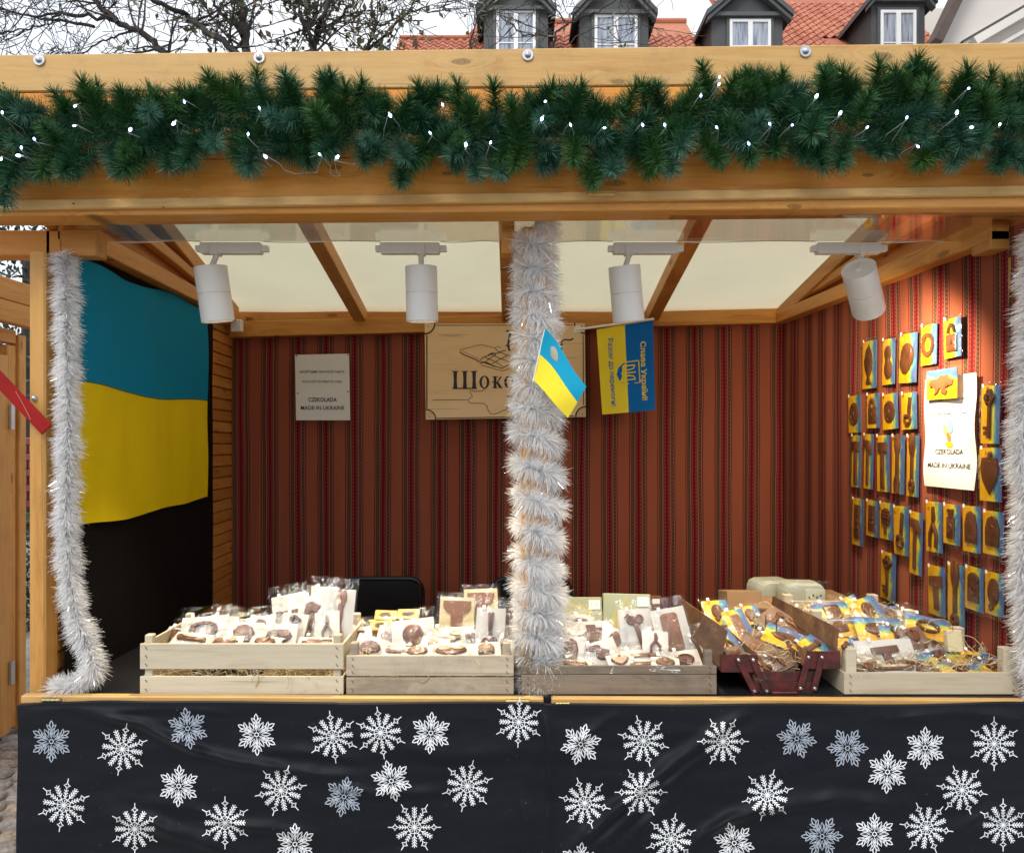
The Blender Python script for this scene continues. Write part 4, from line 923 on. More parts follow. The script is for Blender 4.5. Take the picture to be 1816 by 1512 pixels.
FA, FB = flakeA(), flakeB()
def flake(parent, kind, cx, cy, r, rot, faded=False):
    m = MB(); c_, s_ = math.cos(R(rot)), math.sin(R(rot))
    for j, (pl, wd, cl_) in enumerate(FA if kind == 'A' else FB):
        off = .0012 + .00008 * (j % 7)
        m.ribbon([(x * r, y * r) for x, y in pl], wd * r * 1.0, lambda x, y: clothp(cx + x * c_ + y * s_, cy - (-x * s_ + y * c_), off), closed=cl_)
    m.obj('snowflake', M_flake2 if faded else M_flake, parent)
for q in (('B', 91, 1314, 37, 0, 1), ('A', 217, 1328, 47, 10), ('B', 333, 1291, 37, -8, 1), ('B', 455, 1302, 37, -2), ('B', 317, 1393, 37, 2), ('A', 113, 1427, 48, 10), ('A', 239, 1469, 46, 0), ('A', 399, 1458, 47, 0), ('A', 590, 1306, 47, -7), ('A', 675, 1299, 47, -8), ('B', 764, 1299, 37, 3), ('A', 920, 1280, 45, 2), ('A', 498, 1401, 47, 18), ('B', 610, 1412, 36, 10, 1), ('B', 694, 1384, 37, -14), ('A', 829, 1393, 47, 13), ('A', 735, 1466, 47, 30), ('B', 523, 1496, 37, 0), ('B', 680, 1560, 37, 8), ('A', 870, 1570, 47, 5)): flake(CL1, *q[:5], len(q) > 5)
for q in (('B', 1030, 1319, 37, 15), ('A', 1141, 1313, 47, -15), ('A', 1282, 1314, 46, 30), ('B', 1413, 1309, 36, -20, 1), ('B', 1503, 1326, 37, 30, 1), ('B', 1574, 1368, 38, 3), ('B', 1641, 1325, 37, 0), ('A', 1763, 1318, 48, 0), ('A', 1037, 1423, 47, -17), ('A', 1137, 1404, 47, 30), ('A', 1361, 1409, 47, 15), ('A', 1706, 1400, 46, -20), ('A', 1190, 1487, 47, 10), ('B', 1302, 1494, 37, -15), ('B', 1458, 1482, 37, 30, 1), ('B', 1551, 1478, 37, 0), ('A', 1643, 1467, 48, -22), ('A', 1779, 1462, 47, 0), ('B', 1029, 1530, 37, 5)): flake(CL2, *q[:5], len(q) > 5)

# ------------------------------------------------------------------ pine garland with lights
GA = thing('pine_garland', 'artificial green pine garland running across the front fascia', 'garland', at(908, 225, 1.87))
def sprig_mesh(i, mat):
    r = random.Random(40 + i); m = MB(); L = .074 + .006 * i
    m.tube([(0, 0, 0), (0, 0, L * .95)], [.0025, .0012], 4)
    for k in range(520):
        t_ = r.uniform(.0, 1.0) ** .85; a = r.uniform(0, 6.283); p = Vector((0, 0, L * t_)); el = .15 + .6 * t_
        if t_ > .93: el = r.uniform(.5, 3)
        ln_ = r.uniform(.024, .037) * (1.05 - .2 * t_); d = Vector((math.cos(a), math.sin(a), el + r.uniform(-.2, .3))).normalized()
        s_ = d.cross(Vector((r.gauss(0, 1), r.gauss(0, 1), r.gauss(0, 1)))).normalized() * .00075
        m.add([p - s_, p + s_, p + d * ln_ + s_ * .3, p + d * ln_ - s_ * .3], [(0, 1, 2, 3)])
    return m.mesh('sprig', mat)
sprigs = [sprig_mesh(i, (M_needA, M_needB, M_needC, M_needA, M_needB)[i]) for i in range(5)]
def gy(x): return ln(240, 215, x) + 14 * math.sin(x * .006 + 2) - 6 * math.sin(x * .021)
gc = at(908, 225, 1.87)
core = MB(); core.tube([at(x, gy(x), 1.895) for x in range(-40, 2000, 30)], .012, 6); core.obj('core', M_sprig, GA)
r = random.Random(77); NS = 298
for k in range(NS):
    x = -30 + 1890 * (k + r.random()) / NS; y = gy(x) - 3; md = k % 5
    if md in (0, 3): y += r.uniform(-26, 24); d = Vector((r.gauss(0, .45), -r.uniform(.1, .7), 1)).normalized()
    elif md == 1: y += r.uniform(5, 42); d = Vector((r.gauss(0, .6), -r.uniform(.2, .8), -1)).normalized()
    elif md == 2: y += r.uniform(-42, 55); d = Vector((r.gauss(0, .8), -.7, r.gauss(0, .9))).normalized()
    else: y += r.uniform(-38, 55); d = Vector((r.choice((-1, 1)), -r.uniform(.2, .6), r.gauss(0, .5))).normalized()
    o = bpy.data.objects.new('sprig', r.choice(sprigs + [sprigs[2]] if d.z < .5 else [sprigs[0], sprigs[2], sprigs[2]])); COL.objects.link(o); o.parent = GA
    o.location = at(x, y, 1.89 + r.uniform(-.02, .02)) - gc; o.rotation_mode = 'QUATERNION'; o.rotation_quaternion = d.to_track_quat('Z', 'Y')
    s_ = r.uniform(.85, 1.15) * (1.0 if abs(d.z) > .5 else .9); o.scale = (s_ * 1.4, s_ * 1.4, s_ * 1.08)
m = MB()
for k in range(26000):
    x = r.uniform(-80, 1960); a = r.uniform(0, 6.283); q = r.random() ** .5
    p = at(x, gy(x), 1.895) + Vector((0, -abs(math.cos(a)) * q * .035, math.sin(a) * q * .062)); d = Vector((r.gauss(0, 1), -abs(r.gauss(0, 1)), r.gauss(0, 1))).normalized()
    if p.y > 1.925: continue
    s_ = d.cross(Vector((r.gauss(0, 1), r.gauss(0, 1), r.gauss(0, 1)))).normalized() * .0008; L = r.uniform(.02, .034)
    m.add([p - s_, p + s_, p + d * L + s_ * .3, p + d * L - s_ * .3], [(0, 1, 2, 3)])
o = m.obj('inner_needles', M_needA, GA); o['kind'] = 'stuff'
SLt = thing('fairy_lights', 'string of small blue white fairy lights wound through the garland', 'lights', at(908, 225, 1.8))
bl = [(2, 282), (33, 276), (38, 262), (4, 200), (61, 247), (133, 188), (132, 223), (231, 230), (308, 219), (327, 181), (460, 192), (440, 238), (471, 278), (567, 274), (598, 279), (692, 205), (763, 236), (785, 186), (826, 257), (870, 253), (961, 211), (967, 180), (1012, 222), (1072, 227), (1140, 222), (1179, 222), (1243, 170), (1275, 150), (1276, 137), (1271, 226), (1328, 255), (1365, 220), (1405, 222), (1448, 171), (1490, 201), (1538, 226), (1608, 209), (1628, 260), (1697, 200), (1718, 157), (1723, 226), (1773, 221)]
big = {(231, 230), (308, 219), (598, 279), (961, 211), (33, 276), (1697, 200), (826, 257), (1448, 171), (692, 205), (471, 278), (1490, 201), (1723, 226)}
wp = []
for i, b_ in enumerate(bl):
    p = at(b_[0], b_[1], 1.795 + rnd.uniform(-.01, .02)); rad = .0036 if b_ in big else .0025
    m = MB(); dn = Vector((rnd.uniform(-.5, .5), -.3, rnd.uniform(-1, 1))).normalized()
    Mx = Matrix.Translation(p) @ dn.to_track_quat('Z', 'Y').to_matrix().to_4x4()
    m.lathe([(0, rad * 1.8), (rad * .6, rad * 1.3), (rad, 0), (rad * .7, -rad), (0, -rad * 1.1)], Mx, 10); m.obj('bulb', M_bulb, SLt, smooth='all')
    m = MB(); m.lathe([(rad * .75, -rad * .8), (rad * .6, -rad * 3), (0, -rad * 3.1)], Mx, 8); m.obj('socket', M_whitepl, SLt, smooth='all')
    wp.append(Mx @ Vector((0, 0, -rad * 3)))
m = MB(); cw = []
for i in range(len(wp) - 1):
    if abs(wp[i + 1].x - wp[i].x) > .16:
        pass
    for s_ in range(8):
        t_ = s_ / 8; q = wp[i].lerp(wp[i + 1], t_); sg = math.sin(t_ * math.pi); cw.append(q + Vector((.006 * math.sin(t_ * 19), .085 * sg ** .5 if sg > 0 else 0, -.014 * sg + .004 * math.sin(t_ * 14))))
m.tube(cw, .0011, 5); m.obj('wire', plain('clear_grey_wire', (.35, .38, .38), .4), SLt, smooth=True)

# ------------------------------------------------------------------ tinsel
M_foil = plain('bright_silver_foil', (.9, .92, .95), .16, 1.0, .05)
def tinsel(label, path, rad, n, seed, core_r=.004, name='tinsel_garland', dens=None):
    r = random.Random(seed); T = thing(name, label, 'tinsel', path[0])
    L = [0]
    for i in range(1, len(path)): L.append(L[-1] + (path[i] - path[i - 1]).length)
    tot = L[-1]; m = MB(); j = 0
    ss = sorted(r.random() * tot for _ in range(n))
    for s_ in ss:
        while j < len(L) - 2 and L[j + 1] < s_: j += 1
        t_ = (s_ - L[j]) / (L[j + 1] - L[j]); p = path[j].lerp(path[j + 1], t_); d = (path[j + 1] - path[j]).normalized()
        u_ = d.orthogonal().normalized(); q = d.cross(u_); a = r.uniform(0, 6.283) ; out = u_ * math.cos(a) + q * math.sin(a)
        out = (out + d * r.gauss(.18, .22) + Vector((0, 0, -.12))).normalized(); ln_ = rad * r.uniform(.7, 1.08) * (1 + .12 * math.sin(s_ * 60))
        wd = out.cross(Vector((r.gauss(0, 1), r.gauss(0, 1), r.gauss(0, 1)))).normalized() * r.uniform(.0005, .0010)
        bend = Vector((r.gauss(0, .1), r.gauss(0, .1), r.gauss(-.12, .1))) * ln_; mid = p + out * ln_ * .55 + bend * .15; e = p + out * ln_ + bend
        m.add([p - wd, p + wd, mid + wd, mid - wd, e + wd * .4, e - wd * .4], [(0, 1, 2, 3), (3, 2, 4, 5)], 1 if r.random() < .09 else 0)
    o = m.obj('strands', [M_tinsel, M_foil], T); o['kind'] = 'stuff'
    c = MB(); c.tube(path, core_r, 6); c.obj('core', M_tinsel, T, smooth=True)
def smooth_path(pp, n=10):
    out = []
    P = [pp[0]] + pp + [pp[-1]]
    for i in range(1, len(P) - 2):
        for k in range(n):
            t_ = k / n; a, b_, c_, d_ = P[i - 1], P[i], P[i + 1], P[i + 2]
            out.append(.5 * ((2 * b_) + (-a + c_) * t_ + (2 * a - 5 * b_ + 4 * c_ - d_) * t_ ** 2 + (-a + 3 * b_ - 3 * c_ + d_) * t_ ** 3))
    out.append(pp[-1]); return out
tinsel('white tinsel hanging down beside the large flag at the left post', smooth_path([at(x, y, Y) for x, y, Y in ((112, 448, 2.09), (118, 520, 2.06), (120, 640, 2.05), (121, 760, 2.05), (118, 900, 2.05), (122, 1000, 2.05), (134, 1090, 2.045), (158, 1150, 2.04), (165, 1185, 2.035), (145, 1208, 2.03), (112, 1218, 2.03), (92, 1222, 2.03))]), .042, 17000, 1)
# centre: helix round the post
hp_ = []; px_, Yc = 950, 2.10; ztop, zbot = pxz(392, 2.06), pxz(1236, 2.03); ph_ = 0.0; z = ztop; 
while z > zbot:
    fr_t = (ztop - z) / (ztop - zbot)
    pitch = .066 if (fr_t < .42 or fr_t > .74) else .090
    rr = .044 if fr_t > .36 else .036
    hp_.append(Vector((pxx(948 + 10 * fr_t, 2.09) + rr * math.sin(ph_), Yc - .0 - rr * math.cos(ph_) * 1.0, z))); ph_ += R(18); z -= pitch / 20
tinsel('thick white tinsel wound in a spiral round the centre post', hp_, .049, 64000, 2)
tinsel('white tinsel hanging on the right post at the right edge', smooth_path([at(x, y, Y) for x, y, Y in ((1836, 405, 2.02), (1828, 520, 2.02), (1822, 660, 2.0), (1812, 800, 2.0), (1822, 900, 2.0), (1814, 1000, 2.0), (1822, 1100, 2.0), (1828, 1180, 2.0), (1838, 1236, 2.0))]), .047, 17000, 3)
tinsel('short tinsel tuft lying in the right crate corner', smooth_path([at(x, y, Y) for x, y, Y in ((1745, 1160, 2.2), (1765, 1150, 2.2), (1790, 1145, 2.18), (1825, 1140, 2.16))]), .024, 1300, 4)

# ------------------------------------------------------------------ chocolate shapes: lists of (outline, height) in unit box -.5...5
def circ(cx, cy, rx, ry=None, n=14, a0=0): ry = ry or rx; return [(cx + rx * math.cos(2 * math.pi * i / n + a0), cy + ry * math.sin(2 * math.pi * i / n + a0)) for i in range(n)]
def rect(cx, cy, w_, h_, rot=0):
    c_, s_ = math.cos(R(rot)), math.sin(R(rot)); return [(cx + x * c_ - y * s_, cy + x * s_ + y * c_) for x, y in ((-w_ / 2, -h_ / 2), (w_ / 2, -h_ / 2), (w_ / 2, h_ / 2), (-w_ / 2, h_ / 2))]
def jaw(cx, cy, r_, up=1, n=8):
    return [[(cx + s_ * r_ * .25, cy + up * r_ * 1.0), (cx + s_ * r_ * .8, cy + up * r_ * .9), (cx + s_ * r_, cy), (cx + s_ * r_ * .5, cy - up * r_ * .8), (cx, cy - up * r_ * .6), (cx + s_ * r_ * .1, cy - up * .0)] for s_ in (-1, 1)]
def ringsegs(cx, cy, rx, ry, wd, n=10, a0=0, a1=360):
    out = []
    for i in range(n):
        A, B = R(a0 + (a1 - a0) * i / n), R(a0 + (a1 - a0) * (i + 1) / n + 1)
        out.append([(cx + rx * math.cos(A), cy + ry * math.sin(A)), (cx + rx * math.cos(B), cy + ry * math.sin(B)), (cx + (rx - wd) * math.cos(B), cy + (ry - wd) * math.sin(B)), (cx + (rx - wd) * math.cos(A), cy + (ry - wd) * math.sin(A))])
    return out
SH = {
 'spanner': [rect(0, 0, .22, .66)] + jaw(0, .36, .22, 1) + jaw(0, -.36, .2, -1),
 'ring_spanner': [rect(0, .02, .2, .66)] + jaw(0, .36, .24, 1) + ringsegs(0, -.36, .22, .13, .09),
 'key': [rect(0, -.1, .14, .7), rect(-.14, -.36, .22, .08), rect(-.16, -.26, .24, .07)] + ringsegs(0, .3, .2, .14, .07) + ringsegs(-.17, .33, .13, .08, .05, 6) + ringsegs(.17, .33, .13, .08, .05, 6) + ringsegs(0, .43, .14, .07, .05, 6),
 'hammer': [rect(-.02, -.08, .2, .78), [(-.36, .28), (.1, .24), (.36, .16), (.40, .26), (.2, .42), (-.36, .44)]],
 'mallet': [rect(0, -.1, .28, .8), rect(0, .32, .7, .2)],
 'pliers': [[(-.05, .45), (.05, .45), (.12, .2), (.05, .1), (-.06, .12)], [(-.04, .14), (.06, .12), (-.14, -.2), (-.16, -.46), (-.26, -.45), (-.25, -.15)], [(-.06, .12), (.05, .1), (.28, -.15), (.24, -.46), (.13, -.46), (.16, -.18)]],
 'fish': [[(0, .46), (.18, .3), (.26, .08), (.2, -.15), (.05, -.3), (.16, -.46), (-.14, -.46), (-.04, -.3), (-.24, -.1), (-.3, .1), (-.2, .33)], circ(.02, .18, .12, .09)],
 'padlock': [rect(0, -.14, .6, .5)] + ringsegs(0, .14, .22, .28, .09, 8, 0, 180) + [circ(0, -.12, .1, .08)],
 'disc': [circ(0, 0, .36, .34, 18)] + ringsegs(0, 0, .3, .28, .05, 12) + [circ(0, 0, .1, .09)],
 'blob': [circ(0, .05, .38, .3, 11), circ(-.1, -.12, .3, .24, 9), circ(.12, .12, .2, .18)],
 'shell': [[(0, -.4), (.25, -.3), (.4, .0), (.36, .25), (.15, .42), (-.15, .42), (-.38, .22), (-.4, -.05), (-.22, -.3)]] + [rect(x * .1, .08, .03, .5, -x * 9) for x in (-2, -1, 0, 1, 2)],
 'frame8': [circ(-.02, .2, .24, .2, 12), circ(.04, -.18, .3, .24, 12), rect(0, 0, .3, .2)],
 'heart': [[(0, -.42), (.3, -.15), (.42, .12), (.34, .34), (.14, .36), (0, .2), (-.14, .36), (-.34, .34), (-.42, .12), (-.3, -.15)], circ(.05, .38, .08, .1)],
 'bar': [rect(0, 0, .5, .8)] + [rect(0, .28 - i * .14, .42, .07, 12) for i in range(5)],
 'grater': [circ(0, .12, .34, .28, 14), rect(0, -.25, .12, .3)] + [rect(0, .3 - i * .09, .6, .035, 0) for i in range(5)],
 'spoon': [rect(.1, .16, .15, .5, -12)] + ringsegs(-.04, -.26, .24, .18, .09) ,
 'bottle': [rect(0, -.1, .44, .6), rect(0, .26, .22, .16), rect(0, .38, .3, .1), circ(0, -.1, .16, .14)],
 'dome': [[(-.32, -.34), (.32, -.34), (.34, .1), (.22, .36), (0, .44), (-.22, .36), (-.34, .1)], circ(0, .06, .18, .16), rect(0, -.2, .4, .08)],
 'pistol': [[(-.4, .3), (.36, .36), (.4, .14), (.12, .1), (.2, -.4), (-.08, -.42), (-.12, .08), (-.4, .1)]],
 'camera': [rect(0, -.1, .6, .5), circ(0, .24, .3, .18)] + ringsegs(0, -.05, .2, .16, .06),
 'boot': [[(-.46, -.25), (-.42, -.02), (-.2, .08), (-.12, .2), (-.14, .42), (.14, .42), (.16, .3), (.32, .3), (.42, .05), (.46, -.25)], rect(0, -.3, .96, .1), rect(.12, .08, .4, .04, 30), rect(.16, .06, .4, .04, -30)],
 'rose': [circ(-.18, .32, .26, .13, 9), circ(.08, -.05, .26, .22, 11), rect(.2, -.3, .12, .3, -12), circ(.0, .1, .16, .13), circ(.26, -.2, .12, .1)],
 'pestle': [rect(.1, -.12, .16, .72, 18), circ(-.14, .28, .2, .13, 12), circ(.14, .3, .17, .14, 12), rect(-.3, .38, .16, .1, 30)],
 'phone': [[(-.3, -.42), (-.22, -.46), (.22, -.46), (.3, -.42), (.3, .4), (.22, .46), (-.22, .46), (-.3, .4)], rect(0, -.03, .5, .62), rect(0, .38, .5, .03)],
 'scissors': [rect(-.04, .2, .1, .55, 6), rect(.05, .2, .09, .55, -4)] + ringsegs(-.16, -.26, .17, .12, .07) + ringsegs(.17, -.24, .17, .12, .07),
 'oval': [circ(0, .05, .3, .36, 16), rect(-.1, -.34, .2, .18, 25)],
 'fist': [circ(0, 0, .44, .32, 12), circ(-.2, .12, .2, .2), circ(.2, .1, .2, .2), rect(0, -.32, .3, .16)],
 'bone': [rect(0, 0, .8, .26), circ(-.36, .05, .12, .2), circ(.36, .0, .12, .2)],
 'ring': ringsegs(0, 0, .38, .34, .13, 12),
 'axe': [rect(.04, -.14, .18, .64, -14), [(-.34, .36), (-.1, .44), (.28, .36), (.26, .14), (0, .2), (-.3, .02)]],
 'map': [[(-.44, .02), (-.38, .16), (-.3, .2), (-.12, .22), (0, .34), (.1, .3), (.22, .34), (.3, .2), (.46, .12), (.4, -.06), (.3, -.08), (.16, -.16), (.24, -.26), (.18, -.4), (.02, -.34), (.06, -.2), (-.04, -.14), (-.1, -.3), (-.24, -.42), (-.2, -.2), (-.3, -.06), (-.4, -.1)]],
 'tank': [rect(0, -.15, .9, .26), rect(-.05, .06, .5, .2), rect(.3, .1, .5, .07, 6)],
 'tshape': [[(-.5, .5), (.5, .5), (.5, .3), (.42, .16), (.22, .05), (.2, -.5), (-.2, -.5), (-.22, .05), (-.42, .16), (-.5, .3)]],
}
def choc_mesh(nm, w_, h_, th, mat, y0):
    m = MB()
    for i, pl in enumerate(SH[nm]):
        t_ = th * (1 + .12 * (i % 5)) ; m.prism([(x * w_, z * h_) for x, z in pl], y0 - t_, y0, inset=.12)
    return m.mesh('chocolate', mat, smooth=True)
def film_mesh(w_, h_, bulge, seed, flat=False):
    r = random.Random(seed); m = MB(); g = {}
    def fn(a, b_):
        x = (a - .5) * w_; z = (b_ - .5) * h_; e = min(a, 1 - a, b_, 1 - b_); k = min(1, e * 4)
        d = bulge * k * (.8 + .5 * noise.noise(Vector((a * 3 + seed, b_ * 3, 0)))) + .005 * noise.noise(Vector((a * 8, b_ * 8 + seed, 2))) * (1 + 1.5 * (b_ > .85))
        return Vector((x + .002 * noise.noise(Vector((b_ * 6, seed, 0))), -d - .001, z))
    m.grid(fn, 12, 16); return m.mesh('bag', M_film, smooth='all')
PACKN = 0
def pack(M, w_, h_, shape, label, card='v', film=True, th=.008, sw=.72, sh=.78, sticker=True, choc=None, group=None, big=True):
    """card with chocolate shape in a clear bag; local axes: x right, z up, -y towards the viewer"""
    global PACKN; PACKN += 1
    T = thing('chocolate_pack', label, 'chocolate', group=group, M=M)
    m = MB(); m.box((-w_ / 2, 0, -h_ / 2), (w_ / 2, .002, h_ / 2)); m.obj('card', {'v': M_paintv, 'h': M_painth, 'w': M_card, 'b': M_brownwrap}[card], T, local=True)
    o = bpy.data.objects.new('chocolate', choc_mesh(shape, w_ * sw, h_ * sh, th, choc or M_choc, -.0008)); COL.objects.link(o); o.parent = T
    if film:
        o = bpy.data.objects.new('bag', film_mesh(w_ + .014, h_ + (.044 if card != 'v' else .024), th + .006, PACKN)); COL.objects.link(o); o.parent = T; o.location = (0, 0, .010 if card != 'v' else 0)
        if sticker:
            m = MB(); s_ = .009; cx_ = -w_ * .25; cz = h_ * .5; m.box((cx_ - s_ / 2, -.011, cz - s_ * .6), (cx_ + s_ / 2, -.0105, cz + s_ * .6)); m.obj('price_sticker', M_whitepl, T, local=True)
    return T
def Yw(x): return 1939.9 / ((x - 908) + 40.3)
def wallM(x, y, tilt=0, off=.017):
    Y = Yw(x); th = math.atan2(.031, 1); # wall direction
    base = Vector((XR(Y) - off, Y, pxz(y, Y)))
    # local x -> -Y world (viewer's right), local -y -> -X world
    Mr = Matrix(((-.031 * -1, 1, 0), (-1, .031, 0), (0, 0, 1))).to_4x4()
    Mr = Matrix(((.031, 1, 0, 0), (-1, .031, 0, 0), (0, 0, 1, 0), (0, 0, 0, 1)))
    return Matrix.Translation(base) @ Mr @ Matrix.Rotation(R(tilt), 4, 'Y')
wall = [
 (1537, 603, 1562, 690, 'fish', 'fish shaped', 'leftmost pack of the top row'), (1573, 600, 1595, 683, 'frame8', 'figure of eight shaped', 'second pack of the top row'), (1603, 590, 1634, 680, 'blob', 'rounded shield shaped', 'middle pack of the top row'), (1642, 575, 1670, 648, 'ring', 'curled', 'fourth pack of the top row, strongly glinting'), (1683, 563, 1714, 635, 'padlock', 'padlock shaped', 'rightmost pack of the top row'),
 (1512, 700, 1534, 768, 'disc', 'round', 'leftmost pack of the second row'), (1545, 697, 1567, 760, 'padlock', 'squat padlock shaped', 'second pack of the second row'), (1573, 697, 1600, 762, 'disc', 'wheel shaped', 'third pack of the second row'), (1607, 695, 1634, 762, 'spoon', 'crooked', 'rightmost pack of the second row beside the poster'),
 (1518, 770, 1534, 865, 'mallet', 'dark handle shaped', 'leftmost long pack of the middle row'), (1540, 768, 1556, 868, 'hammer', 'thin hammer shaped', 'second long pack of the middle row'), (1563, 770, 1585, 873, 'mallet', 'mallet shaped', 'third long pack of the middle row'), (1590, 770, 1612, 877, 'spanner', 'open spanner shaped', 'fourth long pack of the middle row'), (1617, 770, 1638, 882, 'ring_spanner', 'ring spanner shaped', 'rightmost long pack of the middle row'),
 (1519, 882, 1538, 968, 'bar', 'ridged bar shaped', 'leftmost pack of the row below the spanners'), (1544, 886, 1566, 952, 'bar', 'grooved bar shaped', 'second pack of the row below the spanners'), (1568, 890, 1592, 957, 'grater', 'ribbed paddle shaped', 'third pack of the row below the spanners'), (1593, 896, 1620, 985, 'spoon', 'magnifier shaped', 'fourth pack of the row below the spanners'), (1622, 906, 1644, 1020, 'hammer', 'long hammer shaped', 'hanging lowest under the spanners'),
 (1651, 888, 1680, 980, 'pliers', 'pliers shaped', 'below the poster, leftmost'), (1682, 893, 1712, 966, 'bottle', 'tap shaped', 'below the poster, second'), (1717, 896, 1749, 980, 'dome', 'helmet shaped', 'below the poster, third'), (1753, 905, 1790, 985, 'dome', 'large dome shaped', 'below the poster, nearest the right tinsel'),
 (1570, 978, 1596, 1065, 'key', 'old key shaped', 'hanging alone above the crate'), (1655, 1002, 1685, 1092, 'pistol', 'hand drill shaped', 'bottom row, leftmost'), (1690, 998, 1720, 1122, 'ring_spanner', 'large spanner shaped', 'bottom row, longest'), (1721, 1004, 1754, 1083, 'camera', 'camera shaped', 'bottom row, third'), (1757, 1014, 1790, 1092, 'oval', 'egg shaped', 'bottom row, nearest the right tinsel'),
 (1750, 682, 1783, 788, 'key', 'large ornate key shaped', 'right of the poster, upper'), (1747, 792, 1786, 890, 'heart', 'big heart shaped', 'right of the poster, lower')]
for (x0, y0, x1, y1, shp, dsc, where) in wall:
    xc, yc = (x0 + x1) / 2, (y0 + y1) / 2; Yc_ = Yw(xc); w_ = Yw(x0) - Yw(x1); h_ = (y1 - y0) * mpp(Yc_)
    pack(wallM(xc, yc, rnd.uniform(-2.5, 2.5)), w_, h_ * .97, shp, f"{dsc} chocolate on painted card, {where}".replace(" shaped chocolate", " chocolate"), 'v', sw=.98, sh=.9, th=.006, group='bagged chocolates pinned on the right wall')
# right wall poster and country shaped chocolate
PO = thing('wall_poster', 'white paper poster with black lettering pinned among chocolates on the right wall', 'poster', M=wallM(1692, 766, 0, .018))
w_, h_ = Yw(1647) - Yw(1737), 198 * mpp(Yw(1692))
pw_, ph2 = w_, h_
def psheet(a, b_, o_=0): return Vector(((a - .5) * pw_ * (1 + .02 * math.sin(b_ * 7)), -.004 * math.sin(a * 5) * b_ - .003 * math.sin(b_ * 11 + a * 2) - o_, (b_ - .5) * ph2))
m = MB(); m.grid(psheet, 24, 36); m.obj('sheet', M_paper, PO, smooth='all', local=True)
def lf(cx_, cz): return lambda x, z: psheet((cx_ + x) / pw_ + .5, (cz + z) / ph2 + .5, .0012)
for txt, cz, wf, hf in (("AKCEPTUJEMY PŁATNOŚĆ KARTĄ", .29, .80, .022), ("WE ACCEPT PAYMENT BY CARD", .165, .72, .018), ("CZEKOLADA", -.175, .53, .045), ("MADE IN UKRAINE", -.30, .80, .045)):
    put_text(txt, wf * w_, lf(0, cz * h_), PO, M_ink, height=hf * h_ * (1.35 if 'Ą' in txt else 1), bold=.01, local=True)
# plain coloured sticker stand-in on the poster
for nm2, colr, cx_, cz, rx, rz_ in (('orange_sticker', (.7, .25, .08), .004, -.045 * h_, .010, .016), ('mint_sticker', (.25, .62, .52), .016, .05 * h_, .014, .020), ('yellow_sticker', (.75, .6, .02), .004, -.11 * h_, .018, .009), ('peach_sticker', (.75, .45, .25), -.010, .02 * h_, .011, .017)):
    stk = MB(); ps = [psheet(x / pw_ + .5, z / ph2 + .5, .0016 + .0004 * (cx_ > 0)) for x, z in circ(cx_, cz, rx, rz_)]; stk.add(ps + [p + Vector((0, .001, 0)) for p in ps], [tuple(range(14))] + [(i, i + 14, (i + 1) % 14 + 14, (i + 1) % 14) for i in range(14)]); stk.obj('sticker', plain(nm2, colr, .5), PO, local=True)
pack(wallM(1688, 681, 1, .034), Yw(1660) - Yw(1715), 53 * mpp(Yw(1688)), 'map', 'country outline in chocolate on a painted card over the top of the poster', 'h', film=False, sw=.9, sh=.9, th=.004, choc=M_chocl)

# ------------------------------------------------------------------ crates
def straw(name, x0, x1, y0, y1, z0, z1, n, seed, label):
    r = random.Random(seed); m = MB()
    for i in range(n):
        p = Vector((r.uniform(x0, x1), r.uniform(y0, y1), r.uniform(z0, z1))); d = Vector((r.gauss(0, 1), r.gauss(0, .7), r.gauss(0, .3))).normalized(); L = r.uniform(.02, .06)
        cv = Vector((r.gauss(0, 1), r.gauss(0, 1), r.gauss(0, 1))) * .012; pts = [p, p + d * L * .5 + cv, p + d * L + cv * .3]
        pts = [Vector((min(x1, max(x0, q.x)), min(y1, max(y0, q.y)), max(z0, q.z))) for q in pts]
        if (pts[1] - pts[0]).length < .002 or (pts[2] - pts[1]).length < .002: continue
        m.tube(pts, .0009, 3, cap=False)
    o = m.obj(name, M_straw); tag(o, label, 'straw', kind='stuff'); return o
def crate(x0, x1, Y0, dep, ztop, zpost, slats, wd, label, z0=ZC, pw=.022, skew=0):
    T = thing('wooden_crate', label, 'crate', ((x0 + x1) / 2, Y0 + dep / 2, z0), 'wooden crates on the counter')
    mat = W[wd]; th = .007
    for (za, zb) in slats:
        m = MB(); m.box((x0, Y0, za), (x1, Y0 + th, zb)); m.obj('slat', mat, T, bevel=.001)
        m = MB(); m.box((x0 + .004, Y0 + dep - th, za), (x1 - .004, Y0 + dep, zb)); m.obj('slat', mat, T, bevel=.001)
        for xx in (x0 + .001, x1 - th - .001):
            m = MB(); m.box((xx, Y0 + th + .001, za - .001), (xx + th, Y0 + dep - th - .001, zb - .002)); m.obj('side_slat', mat, T, bevel=.001)
    for (px_2, py_) in ((x0 + th + .002, Y0 + th + .001), (x1 - th - pw - .002, Y0 + th + .001), (x0 + th + .002, Y0 + dep - th - pw - .001), (x1 - th - pw - .002, Y0 + dep - th - pw - .001)):
        m = MB(); m.box((px_2, py_, z0 + .001), (px_2 + pw, py_ + pw, zpost)); m.obj('corner_post', mat, T, bevel=.002)
    m = MB(); m.box((x0 + .01, Y0 + .01, z0 + .002), (x1 - .01, Y0 + dep - .01, z0 + .008)); m.obj('base', mat, T)
    m = MB()
    for (za, zb) in slats:
        for k in range(3 if zb - za > .05 else 2):
            zz = za + (zb - za) * (k + .5) / (3 if zb - za > .05 else 2)
            for xx in (x0 + .018, x1 - .018): m.tube([(xx - .003, Y0 - .0008, zz + .004), (xx + .003, Y0 - .0008, zz - .004)], .0009, 4)
    o = m.obj('staples', M_burn, T); o['kind'] = 'stuff'
    return T
Y0 = 2.03
def zz(py, Y=Y0): return pxz(py, Y)
